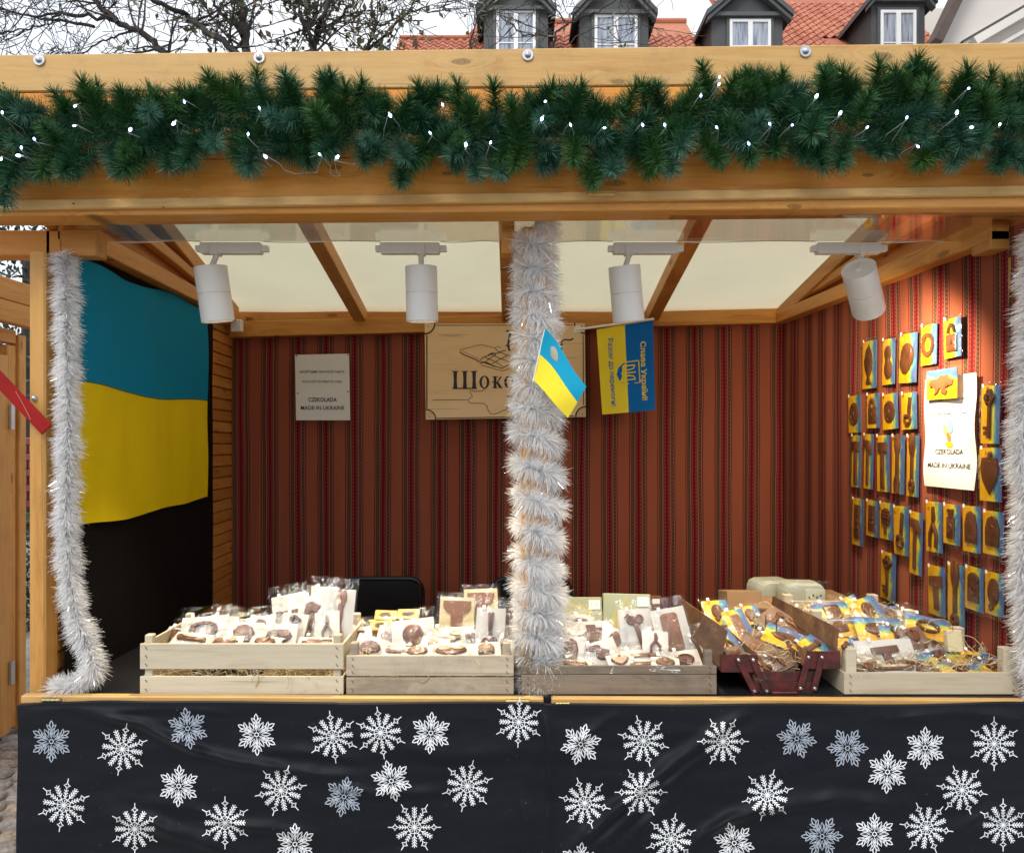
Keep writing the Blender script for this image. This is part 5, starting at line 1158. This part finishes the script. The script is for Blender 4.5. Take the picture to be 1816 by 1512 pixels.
crate(pxx(248, Y0), pxx(609, Y0), Y0, .29, zz(1140), zz(1127), [(ZC + .001, zz(1199)), (zz(1186), zz(1141))], 'crate1', 'tall pale wooden crate of two boards nearest the left tinsel')
crate(pxx(614, Y0), pxx(911, Y0), Y0, .29, zz(1162), zz(1141), [(ZC + .001, zz(1201)), (zz(1198), zz(1162))], 'crate2', 'greyish wooden crate of two boards left of the centre post')
crate(pxx(925, Y0), pxx(1271, Y0), Y0, .29, zz(1180), zz(1154), [(ZC + .001, zz(1196)), (zz(1195), zz(1180))], 'crate3', 'dark brown grey wooden crate right of the centre post')
crate(pxx(1497, Y0), pxx(1809, Y0), Y0, .27, zz(1192), zz(1151), [(ZC + .001, zz(1192))], 'crate1', 'low pale wooden crate with tall corner posts at the right end', pw=.03)
crate(.955, 1.305, 2.34, .29, .985, 1.012, [(ZC + .001, .90), (.91, .985)], 'crate1', 'pale wooden crate behind the right end crate, full of painted cards', pw=.03)
straw('straw', pxx(252, Y0) + .01, pxx(605, Y0) - .01, 2.042, 2.30, ZC + .012, .955, 3000, 21, 'pale straw filling the left crate')
straw('straw', pxx(618, Y0) + .01, pxx(907, Y0) - .01, 2.042, 2.30, ZC + .012, .945, 2600, 22, 'pale straw filling the crate left of the centre post')
straw('straw', pxx(930, Y0) + .01, pxx(1266, Y0) - .01, 2.042, 2.30, ZC + .012, .915, 2200, 23, 'pale straw filling the dark crate')
straw('straw', pxx(1500, Y0) + .01, pxx(1805, Y0) - .01, 2.042, 2.28, ZC + .012, .930, 1700, 24, 'pale straw filling the right end crate')
straw('straw', .965, 1.295, 2.35, 2.62, ZC + .012, .978, 1700, 25, 'pale straw filling the rear right crate')
# long loose straws arching out
def arcs(px_list, Y, nm, label):
    m = MB()
    for pl in px_list: m.tube(smooth_path([at(x, y, Y + rnd.uniform(-.01, .01)) for x, y in pl], 5), .0011, 5)
    tag(m.obj(nm, M_straw, smooth=True), label, 'straw', kind='stuff')
arcs([[(455, 1188), (458, 1203), (452, 1222)], [(508, 1190), (512, 1210), (509, 1222)], [(470, 1195), (450, 1199), (447, 1210)], [(545, 1200), (555, 1207), (560, 1212)]], 2.022, 'loose_straw', 'loose straws hanging over the left crate board')
arcs([[(740, 1204), (750, 1208), (760, 1200), (755, 1195)], [(845, 1170), (850, 1178), (846, 1182)]], 2.022, 'loose_straw', 'loose straws hanging over the greyish crate board')
arcs([[(1640, 1118), (1650, 1100), (1672, 1098), (1688, 1108), (1690, 1118)], [(1700, 1125), (1725, 1130), (1745, 1150)], [(1780, 1180), (1786, 1190), (1779, 1208)], [(1650, 1130), (1670, 1140), (1700, 1150)], [(1640, 1140), (1665, 1128), (1690, 1120)]], 2.1, 'loose_straw', 'loose straws arching out of the right end crate')

# ------------------------------------------------------------------ packs lying in the crates
def cm(px, py, Y, roll=0, lean=0, yaw=0):
    return Matrix.Translation(at(px, py, Y)) @ Matrix.Rotation(R(yaw), 4, 'Z') @ Matrix.Rotation(R(-min(62, lean + 9)), 4, 'X') @ Matrix.Rotation(R(-roll), 4, 'Y')
def cpack(px, py, Y, wpx, hpx, roll, lean, shape, label, card='w', **kw):
    if card == 'w': kw.setdefault('sw', .84); kw.setdefault('sh', .86)
    pack(cm(px, py, Y, -roll, lean, kw.pop('yaw', 0)), wpx * mpp(Y), hpx * mpp(Y) / max(.35, math.cos(R(lean) - .22)), shape, label, card, **kw)
IN1, IN2, IN3 = 'in the left pale crate', 'in the greyish crate', 'in the dark crate'
cpack(362, 1116, 2.20, 82, 48, -5, 22, 'ring', f'ring shaped chocolate on white card {IN1}, leftmost')
cpack(432, 1124, 2.17, 66, 44, 3, 28, 'dome', f'half round chocolate on white card {IN1}, second from left')
cpack(495, 1128, 2.12, 62, 44, -2, 26, 'fist', f'oval chocolate on white card {IN1}, middle front')
cpack(515, 1084, 2.27, 62, 62, -12, 12, 'bone', f'tilted pack standing high at the back {IN1}', sh=.25)
cpack(552, 1098, 2.20, 52, 84, 4, 14, 'axe', f'axe shaped chocolate on white card {IN1}')
cpack(603, 1092, 2.16, 48, 94, 2, 10, 'spanner', f'tall spanner chocolate on white card {IN1}', choc=M_chocl)
cpack(340, 1134, 2.10, 70, 22, 8, 62, 'bone', f'flat lying chocolate bar on white card {IN1}, front left corner')
cpack(400, 1139, 2.09, 60, 20, -6, 60, 'fist', f'flat lying chocolate on white card {IN1}, front')
cpack(560, 1139, 2.09, 64, 18, 2, 60, 'tank', f'flat lying small pack {IN1}, front right')
cpack(575, 1060, 2.30, 50, 40, 3, 8, 'bone', f'pale pack peeping out at the very back {IN1}', sh=.2)
cpack(657, 1148, 2.11, 58, 40, 16, 26, 'blob', f'lumpy round chocolate on tilted white card {IN2}')
cpack(733, 1128, 2.17, 76, 62, -7, 20, 'oval', f'oval racket shaped chocolate on white card {IN2}')
cpack(797, 1128, 2.21, 86, 34, -4, 45, 'fist', f'fist shaped chocolate lying on white card {IN2}')
cpack(869, 1120, 2.12, 52, 84, 3, 12, 'scissors', f'scissors shaped chocolate on tall white card {IN2}')
cpack(800, 1154, 2.09, 76, 26, -3, 55, 'fist', f'lumpy chocolate lying in front of the fist {IN2}')
cpack(862, 1152, 2.07, 52, 28, -6, 45, 'dome', f'half round chocolate lying below the scissors {IN2}')
cpack(703, 1157, 2.08, 50, 18, 5, 58, 'bone', f'flat lying pack at the front {IN2}')
cpack(905, 1125, 2.15, 38, 76, -3, 10, 'spanner', f'white pack half hidden by the centre tinsel {IN2}')
cpack(1048, 1126, 2.17, 72, 50, -2, 18, 'boot', f'boot shaped chocolate on white card {IN3}')
cpack(1066, 1160, 2.10, 64, 48, -18, 30, 'rose', f'rose shaped chocolate on tilted white card {IN3}')
cpack(1128, 1118, 2.15, 58, 76, -2, 14, 'pestle', f'crossed spanners chocolate on tall white card {IN3}')
cpack(1192, 1120, 2.14, 62, 84, -10, 14, 'phone', f'smooth phone shaped chocolate on white card {IN3}', choc=M_chocl, th=.004)
cpack(1133, 1164, 2.09, 78, 24, -4, 50, 'bone', f'long chocolate bone lying on white card {IN3}')
cpack(1140, 1178, 2.06, 70, 16, -3, 55, 'tank', f'flat lying pack at the front {IN3}')
cpack(1214, 1170, 2.08, 58, 34, -8, 38, 'disc', f'round chocolate medal in clear bag {IN3}')
cpack(1010, 1155, 2.10, 52, 60, 12, 28, 'dome', f'dark chocolate on white card beside the tinsel {IN3}')
cpack(1020, 1178, 2.06, 60, 18, 4, 55, 'fist', f'flat lying dark pack {IN3}, front left')
for q in ((312, 1128, 2.20, 46, 30, 14, 40, 'shell', f'small shell chocolate on white card {IN1}, far left back'), (395, 1108, 2.26, 50, 34, 6, 20, 'blob', f'lumpy chocolate on white card {IN1}, behind the ring'), (462, 1112, 2.24, 52, 40, -8, 20, 'fish', f'fish chocolate on white card {IN1}, back middle'), (470, 1139, 2.08, 56, 20, 5, 60, 'shell', f'flat lying shell chocolate {IN1}, front middle'), (580, 1112, 2.13, 44, 56, -6, 18, 'pliers', f'pliers chocolate on white card {IN1}, before the tall spanner'), (520, 1112, 2.16, 46, 50, 6, 22, 'key', f'key chocolate on white card {IN1}, beside the axe'),
    (690, 1132, 2.19, 44, 44, 8, 24, 'heart', f'heart chocolate on white card {IN2}'), (640, 1128, 2.22, 40, 34, -10, 28, 'disc', f'small disc chocolate on white card {IN2}, back left'), (770, 1144, 2.13, 50, 30, 10, 45, 'fish', f'fish chocolate lying {IN2}'), (840, 1138, 2.13, 42, 40, -12, 25, 'mallet', f'mallet chocolate on white card {IN2}'), (740, 1156, 2.07, 56, 20, -4, 58, 'shell', f'flat lying shell chocolate {IN2}, front'), (895, 1150, 2.09, 36, 36, 10, 30, 'padlock', f'padlock chocolate on white card {IN2}, at the right post'),
    (1090, 1138, 2.14, 48, 50, 12, 24, 'fish', f'fish chocolate on white card {IN3}'), (1162, 1140, 2.11, 46, 44, 6, 26, 'pliers', f'pliers chocolate on white card {IN3}'), (1100, 1172, 2.06, 46, 26, -10, 50, 'heart', f'heart chocolate lying {IN3}'), (1180, 1176, 2.05, 50, 22, 6, 55, 'shell', f'shell chocolate lying {IN3}'), (1238, 1150, 2.12, 34, 50, -14, 24, 'spanner', f'small spanner pack {IN3}, at the right post'), (1030, 1108, 2.24, 46, 36, 8, 18, 'camera', f'camera chocolate on white card {IN3}, behind the boot')):
    cpack(*q)
# boxes in the crates
def wbox(px, py, Y, wpx, hpx, dep, roll, lean, mat, name, label, cat, group=None):
    T = thing(name, label, cat, group=group, M=cm(px, py, Y, -roll, lean)); w_, h_ = wpx * mpp(Y), hpx * mpp(Y)
    m = MB(); m.box((-w_ / 2, 0, -h_ / 2), (w_ / 2, dep, h_ / 2)); m.obj('box_body', mat, T, local=True, bevel=.0015); return T, w_, h_
M_cream2 = plain('cream_box_card', (.62, .52, .30), .5, 0, .06); M_green = plain('sage_green_box', (.33, .36, .24), .5, 0, .06); M_kraft = plain('golden_kraft_card', (.50, .30, .07), .55, 0, .1)
for (px, py, Y, wp_, hp2, roll, lab) in ((810, 1092, 2.34, 62, 66, 2, 'cream box with brown T shaped panel, lower left of the pair'), (853, 1078, 2.40, 60, 68, -2, 'cream box with brown T shaped panel, higher right of the pair')):
    T, w_, h_ = wbox(px, py, Y, wp_, hp2, .03, roll, 8, M_cream2, 'chocolate_box', lab, 'box', 'cream chocolate boxes behind the greyish crate')
    m = MB(); m.prism([(x * w_ * .80, z * h_ * .8) for x, z in SH['tshape'][0]], -.003, -.0005); m.obj('chocolate', M_chocl, T, local=True)
    m = MB(); m.ribbon([(-w_ * .3, h_ * .43), (w_ * .3, h_ * .43)], .004, lambda x, z: Vector((x, -.004, z))); m.obj('label_strip', M_cream, T, local=True)
    o = bpy.data.objects.new('bag', film_mesh(w_ + .02, h_ + .03, .008, 300 + px)); COL.objects.link(o); o.parent = T
for (px, py, roll, lab) in ((684, 1090, 2, 'small golden box with dark window, upper left'), (724, 1088, 0, 'small golden box with dark window, upper right'), (675, 1108, -2, 'small golden box with dark window, lowest of the three')):
    T, w_, h_ = wbox(px, py, 2.32 if py < 1100 else 2.27, 39, 19, .03, roll, 30, M_kraft, 'gift_box', lab, 'box', 'small golden boxes in the greyish crate')
    m = MB(); m.prism([(x * w_ * .6, z * h_ * .5) for x, z in circ(0, 0, .5, .5, 8, .39)], -.001, .001); m.obj('window', M_ink, T, local=True)
    m = MB()
    for q in range(5): m.prism(circ((q - 2) * w_ * .1, 0, w_ * .04, h_ * .12, 6), -.002, -.001)
    o = m.obj('chocolates', M_choc, T, local=True); o['kind'] = 'stuff'
for (px, py, roll, lab, kind) in ((1026, 1092, 0, 'sage green box with gold domed building print, beside the tinsel', 0), (1112, 1086, 1.5, 'sage green box with gold pointed building print, right of the pair', 1)):
    T, w_, h_ = wbox(px, py, 2.38, 84, 66, .035, roll, 6, M_green, 'green_box', lab, 'box', 'sage green chocolate boxes')
    m = MB(); g2 = lambda x, z: Vector((x * w_, -.001, z * h_))
    if kind == 0:
        for pl in ([(-.2, -.45), (-.2, .1), (.26, .1), (.26, -.45)], [(-.22, .12), (-.15, .24), (0, .27), (.18, .24), (.28, .12)], [(-.2, -.1), (.26, -.1)], [(-.2, -.28), (.26, -.28)]): m.ribbon(pl, .02, g2)
        for q in range(8): m.ribbon([(-.17 + q * .058, -.44), (-.17 + q * .058, .1)], .018, g2)
        for q in (-.12, .03, .18): m.ribbon([(q, .25), (q, .33)], .02, g2)
    else:
        for pl in ([(-.15, .0), (-.02, .36), (.1, .0)], [(-.12, .02), (-.02, .26), (.07, .02)], [(-.3, -.4), (-.3, .0), (.3, .0), (.3, -.4)], [(-.02, .36), (-.02, .44)]): m.ribbon(pl, .022, g2)
        for q in range(9): m.ribbon([(-.26 + q * .066, -.4), (-.26 + q * .066, 0)], .018, g2)
    m.obj('gold_print', M_gold, T, local=True)
    m = MB(); m.box((w_ * .22, -.002, h_ * .18), (w_ * .46, -.0012, h_ * .42)); tg = m.obj('price_tag', M_whitepl, T, local=True)
    m = MB(); m.ribbon([(w_ * .26, h_ * .24), (w_ * .30, h_ * .37), (w_ * .33, h_ * .24), (w_ * .37, h_ * .36), (w_ * .41, h_ * .25)], .0012, lambda x, z: Vector((x, -.0026, z))); m.obj('scribble', M_ink, T, local=True)
T, w_, h_ = wbox(1163, 1070, 2.42, 20, 28, .03, 1, 4, M_choc, 'small_brown_box', 'small brown box with pink label behind the phone chocolate', 'box')
m = MB(); m.box((-w_ * .3, -.001, 0), (w_ * .35, -.0005, h_ * .3)); m.obj('label', plain('pink_label', (.7, .5, .48), .6), T, local=True)
T, w_, h_ = wbox(1694, 1136, 2.13, 27, 38, .02, 1, 3, plain('cream_paper', (.66, .55, .33), .6, 0, .06), 'cream_box', 'small plain cream box standing in the straw at right', 'box')
# dark cloth packet seen through the slot of the left crate
m = MB(); m.grid(lambda a, b_: Vector((pxx(330 + 130 * a, 2.05), 2.05 + .05 * b_, .875 + .035 * b_ + .008 * noise.noise(Vector((a * 9, b_ * 4, 2))))), 30, 8); tag(m.obj('navy_packet', plain('navy_foil', (.03, .032, .06), .3, .2), smooth='all'), 'dark navy packet lying in the slot of the left crate', 'packet')

# ------------------------------------------------------------------ cantilever toolbox
M_rust = None
t = NT('rusty_red_metal'); v = t.coord(); f = t.noise(v, 22, 6, .7); c = t.ramp(f, [(.36, (.022, .016, .016)), (.47, (.055, .014, .014)), (.6, (.12, .018, .017)), (.72, (.06, .035, .026))])
t.bsdf(c, .5, .2, f, .3, .001); M_rust = t.m
t = NT('rusty_brown_metal'); v = t.coord(scale=(1, 1, 1)); f = t.noise(v, 14, 6, .7); c = t.ramp(f, [(.3, (.07, .035, .02)), (.55, (.16, .08, .04)), (.75, (.30, .20, .11))])
t.bsdf(c, .6, .15, f, .3, .001); M_brown = t.m
TB = thing('toolbox', 'old rusty red cantilever toolbox with trays open, full of chocolates', 'toolbox', (.78, 2.3, ZC))
def tbx(a, b_, nm, mat=M_rust, par=TB): m = MB(); m.box(a, b_); return m.obj(nm, mat, par, bevel=.0015)
bx0, bx1 = pxx(1338, 2.05), pxx(1450, 2.05)
zt0 = pxz(1190, 2.05)
def tray(x0, x1, Ya, Yb, z0, z1, nm, mat=M_rust):
    th = .002
    o = tbx((x0, Ya, z0), (x1, Ya + th, z1), nm, mat)
    tbx((x0, Ya + th, z0), (x1, Yb, z0 + th), 'tray_floor', mat, o); tbx((x0, Ya + th, z0 + th), (x0 + th, Yb, z1), 'tray_side', M_brown, o); tbx((x1 - th, Ya + th, z0 + th), (x1, Yb, z1), 'tray_side', M_brown, o); tbx((x0, Yb, z0), (x1, Yb + th, z1), 'tray_side', M_brown, o); return o
tray(bx0, bx1, 2.05, 2.55, ZC + .001, zt0, 'base_tray')
lt = tray(pxx(1276, 2.06), pxx(1341, 2.06), 2.045, 2.52, pxz(1192, 2.045), pxz(1160, 2.045), 'upper_tray')
rt = tray(pxx(1427, 2.06), pxx(1486, 2.06), 2.045, 2.56, pxz(1186, 2.045), pxz(1154, 2.045), 'upper_tray')
def lid(xa, xb, Ya, Yb, z0, zf, zb, lean, nm):
    m = MB(); m.hexa([Vector(p) for p in ((xa, Ya, z0), (xa + .003, Ya, z0), (xa + .003 + lean, Ya, zf), (xa + lean, Ya, zf), (xb, Yb, z0), (xb + .003, Yb, z0), (xb + .003 + lean, Yb, zb), (xb + lean, Yb, zb))]); return m.obj(nm, M_brown, TB, bevel=.001)
lid(.911, .911, 2.06, 2.58, .965, 1.03, 1.012, .006, 'lid')
lid(.580, .574, 2.06, 2.55, .955, 1.032, 1.012, .012, 'lid')
m = MB(); zc0 = pxz(1175, 2.05); m.prism([(pxx(1270, 2.055), pxz(1178, 2.055)), (pxx(1277, 2.055), pxz(1182, 2.055)), (pxx(1291, 2.055), pxz(1118, 2.055)), (pxx(1252, 2.055), pxz(1090, 2.055)), (pxx(1243, 2.055), pxz(1105, 2.055)), (pxx(1228, 2.055), pxz(1128, 2.055))], 2.055, 2.058); m.obj('lid_end', M_brown, TB, bevel=.0005)
for (xa, ya, xb, yb) in ((1310, 1170, 1338, 1225), (1336, 1170, 1360, 1225), (1434, 1165, 1420, 1220), (1458, 1165, 1445, 1220)):
    a, b_ = at(xa, ya, 2.040), at(xb, yb, 2.040); d = (b_ - a).normalized(); n = Vector((-d.z, 0, d.x)) * .0085; e = d * .008
    m = MB(); m.hexa([a - e - n, b_ + e - n, b_ + e + n, a - e + n] + [p + Vector((0, .0025, 0)) for p in (a - e - n, b_ + e - n, b_ + e + n, a - e + n)]); arm = m.obj('hinge_arm', M_rust, TB, bevel=.001)
    for p in (a, b_):
        m = MB(); m.lathe([(0, .004), (.003, .0035), (.0045, .001), (.005, 0)], Matrix.Translation(p + Vector((0, -.0001, 0))) @ Matrix.Rotation(R(90), 4, 'X'), 12); m.obj('rivet', M_steel, arm, smooth=True)
m = MB(); m.tube([at(1368, 1233, 2.038), at(1370, 1228, 2.03), at(1412, 1228, 2.03), at(1414, 1233, 2.038)], .0035, 8); m.obj('handle', M_rust, TB, smooth=True)
m = MB(); m.prism([(pxx(1344, 2.049), pxz(1234, 2.049)), (pxx(1356, 2.049), pxz(1208, 2.049)), (pxx(1440, 2.049), pxz(1208, 2.049)), (pxx(1446, 2.049), pxz(1234, 2.049))], 2.0475, 2.0495); m.obj('front_plate', M_rust, TB)
m = MB(); m.tube([at(1358, 1113, 2.3), at(1358, 1090, 2.3)], .002, 5); m.tube([at(1377, 1125, 2.25), at(1377, 1098, 2.25)], .002, 5); m.obj('divider_rod', M_brown, TB)
INT = 'in the toolbox'
P = dict(card='v')
cpack(1272, 1086, 2.42, 46, 46, -5, 35, 'oval', f'painted card pack sticking up at the left back {INT}', 'v')
cpack(1312, 1112, 2.32, 40, 66, -14, 35, 'phone', f'phone shaped chocolate on painted card {INT}', 'v', choc=M_chocl, th=.004)
cpack(1290, 1140, 2.18, 40, 52, -20, 45, 'pliers', f'painted card pack in the left tray {INT}', 'v')
cpack(1300, 1160, 2.10, 44, 26, -10, 60, 'bone', f'dark bagged bar at the front of the left tray {INT}', 'b')
cpack(1362, 1160, 2.16, 50, 70, -50, 60, 'hammer', f'brown hammer pack lying in the middle {INT}', 'b', choc=M_chocl)
cpack(1352, 1180, 2.09, 62, 26, -28, 60, 'spanner', f'brown spanner pack at the front middle {INT}', 'b')
cpack(1398, 1133, 2.22, 52, 62, -58, 55, 'fish', f'yellow painted card with long chocolate in the right tray {INT}', 'v')
cpack(1374, 1100, 2.38, 62, 40, -40, 50, 'bone', f'wrapped bar at the back of the right tray {INT}', 'b')
cpack(1412, 1112, 2.36, 60, 36, -30, 50, 'spanner', f'wrapped spanner pack beside the back lid {INT}', 'b', choc=M_chocl)
cpack(1440, 1148, 2.12, 56, 34, -35, 55, 'bone', f'yellow painted card bar at the front of the right tray {INT}', 'v')
cpack(1330, 1090, 2.48, 40, 34, -10, 40, 'oval', f'small painted pack at the centre back {INT}', 'v')
straw('straw', .60, .90, 2.07, 2.5, .90, .955, 380, 31, 'pale straw scattered in the toolbox')
arcs([[(1335, 1095), (1338, 1110), (1334, 1128)], [(1342, 1098), (1350, 1112), (1343, 1125)], [(1400, 1140), (1412, 1146), (1410, 1165), (1414, 1178)], [(1388, 1138), (1398, 1134), (1406, 1142), (1415, 1150)], [(1345, 1070), (1358, 1066), (1372, 1078)], [(1350, 1148), (1362, 1142), (1380, 1156)], [(1330, 1150), (1350, 1155), (1375, 1150)]], 2.12, 'loose_straw', 'loose straws curling over the toolbox trays')
# cardboard box behind the toolbox
T, w_, h_ = wbox(1320, 1066, 2.72, 60, 36, .12, 0, 0, plain('brown_cardboard', (.30, .18, .09), .8, 0, .15), 'cardboard_box', 'open brown cardboard box behind the toolbox', 'box')
# painted packs in the right crates
INR = 'in the rear right crate'
cpack(1478, 1088, 2.44, 66, 44, -6, 40, 'phone', f'brown bar on blue painted card {INR}, leftmost', 'h')
cpack(1512, 1078, 2.52, 40, 42, -22, 32, 'bone', f'plain yellow painted card standing {INR}', 'v', sh=.3)
cpack(1540, 1082, 2.46, 52, 46, -18, 34, 'oval', f'oval chocolate on yellow painted card {INR}', 'v')
cpack(1560, 1116, 2.30, 84, 44, 3, 36, 'fist', f'large oval chocolate on blue and yellow card {INR}, front', 'h')
cpack(1490, 1112, 2.33, 56, 34, -4, 40, 'dome', f'small painted pack {INR}, beside the toolbox lid', 'h')
cpack(1645, 1112, 2.30, 74, 42, 18, 36, 'ring', f'ring chocolate on tilted blue and yellow card {INR}', 'h')
cpack(1610, 1097, 2.42, 34, 30, 8, 30, 'blob', f'small white pack between the painted ones {INR}', 'w')
INE = 'in the right end crate'
for q in ((1590, 1128, 2.25, 56, 36, 10, 38, 'spanner', f'spanner on painted card {INR}, front right', 'h'), (1530, 1108, 2.38, 46, 34, 12, 38, 'disc', f'disc on brown card {INR}, middle', 'b'), (1575, 1092, 2.5, 50, 34, -8, 36, 'fish', f'fish on painted card {INR}, back', 'h'), (1620, 1128, 2.22, 44, 32, -12, 40, 'heart', f'heart on brown card {INR}, beside the ring', 'b'), (1730, 1172, 2.14, 54, 34, 10, 40, 'pistol', f'drill on painted card {INE}, right', 'v'), (1625, 1182, 2.07, 60, 24, 6, 52, 'axe', f'axe on brown card {INE}, front', 'b'), (1540, 1184, 2.06, 48, 22, -8, 52, 'fish', f'fish on brown card {INE}, front left', 'b'), (1350, 1138, 2.26, 44, 40, 30, 45, 'disc', f'disc on brown card {INT}, centre', 'b'), (1325, 1130, 2.3, 40, 44, -30, 45, 'spanner', f'spanner on painted card {INT}, left of centre', 'v'), (1380, 1172, 2.11, 54, 30, -35, 50, 'axe', f'axe on brown card {INT}, front', 'b'), (1420, 1095, 2.42, 40, 36, 20, 35, 'heart', f'heart on brown card {INT}, behind the lid', 'b')):
    cpack(*q)
cpack(1572, 1163, 2.13, 104, 58, -3, 22, 'pistol', f'large white card with curved dark chocolate {INE}', 'w', sw=.6)
cpack(1585, 1187, 2.06, 90, 18, -2, 58, 'bone', f'flat lying dark bars {INE}, front left', 'w')
cpack(1672, 1172, 2.12, 78, 42, -14, 32, 'spanner', f'pack of dark bars on painted card {INE}, middle', 'h')
cpack(1705, 1188, 2.07, 70, 22, 8, 55, 'fish', f'flat lying painted pack {INE}, right of the middle', 'h')
cpack(1628, 1148, 2.2, 50, 26, 8, 50, 'blob', f'knobbly chocolate in a small bag {INE}, at the back', 'w', sw=.9)
cpack(1760, 1180, 2.10, 60, 24, -12, 55, 'oval', f'yellow painted pack half buried in straw {INE}', 'h')
cpack(1503, 1150, 2.16, 30, 40, 5, 40, 'oval', f'small yellow pack beside the left corner post {INE}', 'v')
m = MB(); m.lathe([(0, .0085), (.006, .006), (.0085, 0), (.006, -.006), (0, -.0085)], Matrix.Translation(at(1497, 1146, 2.05)), 14); tag(m.obj('chocolate_ball', M_choc, smooth='all'), 'single dark chocolate ball on the left corner post', 'chocolate')
# plastic containers behind
t = NT('frosted_green_white_plastic'); b = t.bsdf((.60, .64, .52), .25, 0, Specular_IOR_Level=.6); b.inputs['Transmission Weight'].default_value = .2; M_frost = t.m
def tub(px, py, Y, wpx, hpx, dep, lab, yaw):
    T = thing('plastic_tub', lab, 'container', M=Matrix.Translation(at(px, py, Y)) @ Matrix.Rotation(R(yaw), 4, 'Z')); w_, h_ = wpx * mpp(Y), hpx * mpp(Y)
    m = MB(); m.prism([(-w_ * .5, -h_ * .5), (w_ * .5, -h_ * .5), (w_ * .5, h_ * .2), (w_ * .42, h_ * .45), (w_ * .3, h_ * .5), (-w_ * .3, h_ * .5), (-w_ * .44, h_ * .4), (-w_ * .5, h_ * .15)], 0, dep, inset=.06); m.obj('tub_body', M_frost, T, local=True, smooth=True, bevel=.003)
    m = MB(); m.box((-w_ * .02, -.002, -h_ * .38), (w_ * .44, -.0005, h_ * .3)); m.obj('label', plain('pale_green_label', (.62, .68, .55), .5), T, local=True)
    m = MB()
    for q in range(4): m.box((w_ * (.05 + .09 * q), -.003, h_ * (-.1 + .08 * (q % 2))), (w_ * (.09 + .09 * q), -.0022, h_ * (-.02 + .08 * (q % 2))))
    o = m.obj('label_marks', M_slate, T, local=True); o['kind'] = 'stuff'
    o = bpy.data.objects.new('bag', film_mesh(w_ + .03, h_ + .03, .015, int(px))); COL.objects.link(o); o.parent = T
tub(1384, 1052, 2.85, 74, 40, .12, 'pale plastic tub in clear wrap, left one behind the toolbox', 8)
tub(1430, 1056, 2.72, 72, 40, .10, 'pale green labelled plastic tub in clear wrap, right one', -4)
m = MB(); m.box((.85, 2.66, ZC), (1.3, 2.98, .955)); tag(m.obj('storage_box', plain('brown_board', (.3, .18, .09), .8), bevel=.004), 'brown storage box carrying the plastic tubs', 'box')

for o in bpy.data.objects:
    if o.type == 'MESH' and o.parent is None and not o.get('label') and not o.get('kind'): print('UNTAGGED', o.name)
for o in bpy.data.objects:
    if o.get('label') and len(o['label'].split()) > 16: print('LONG', o['label'])
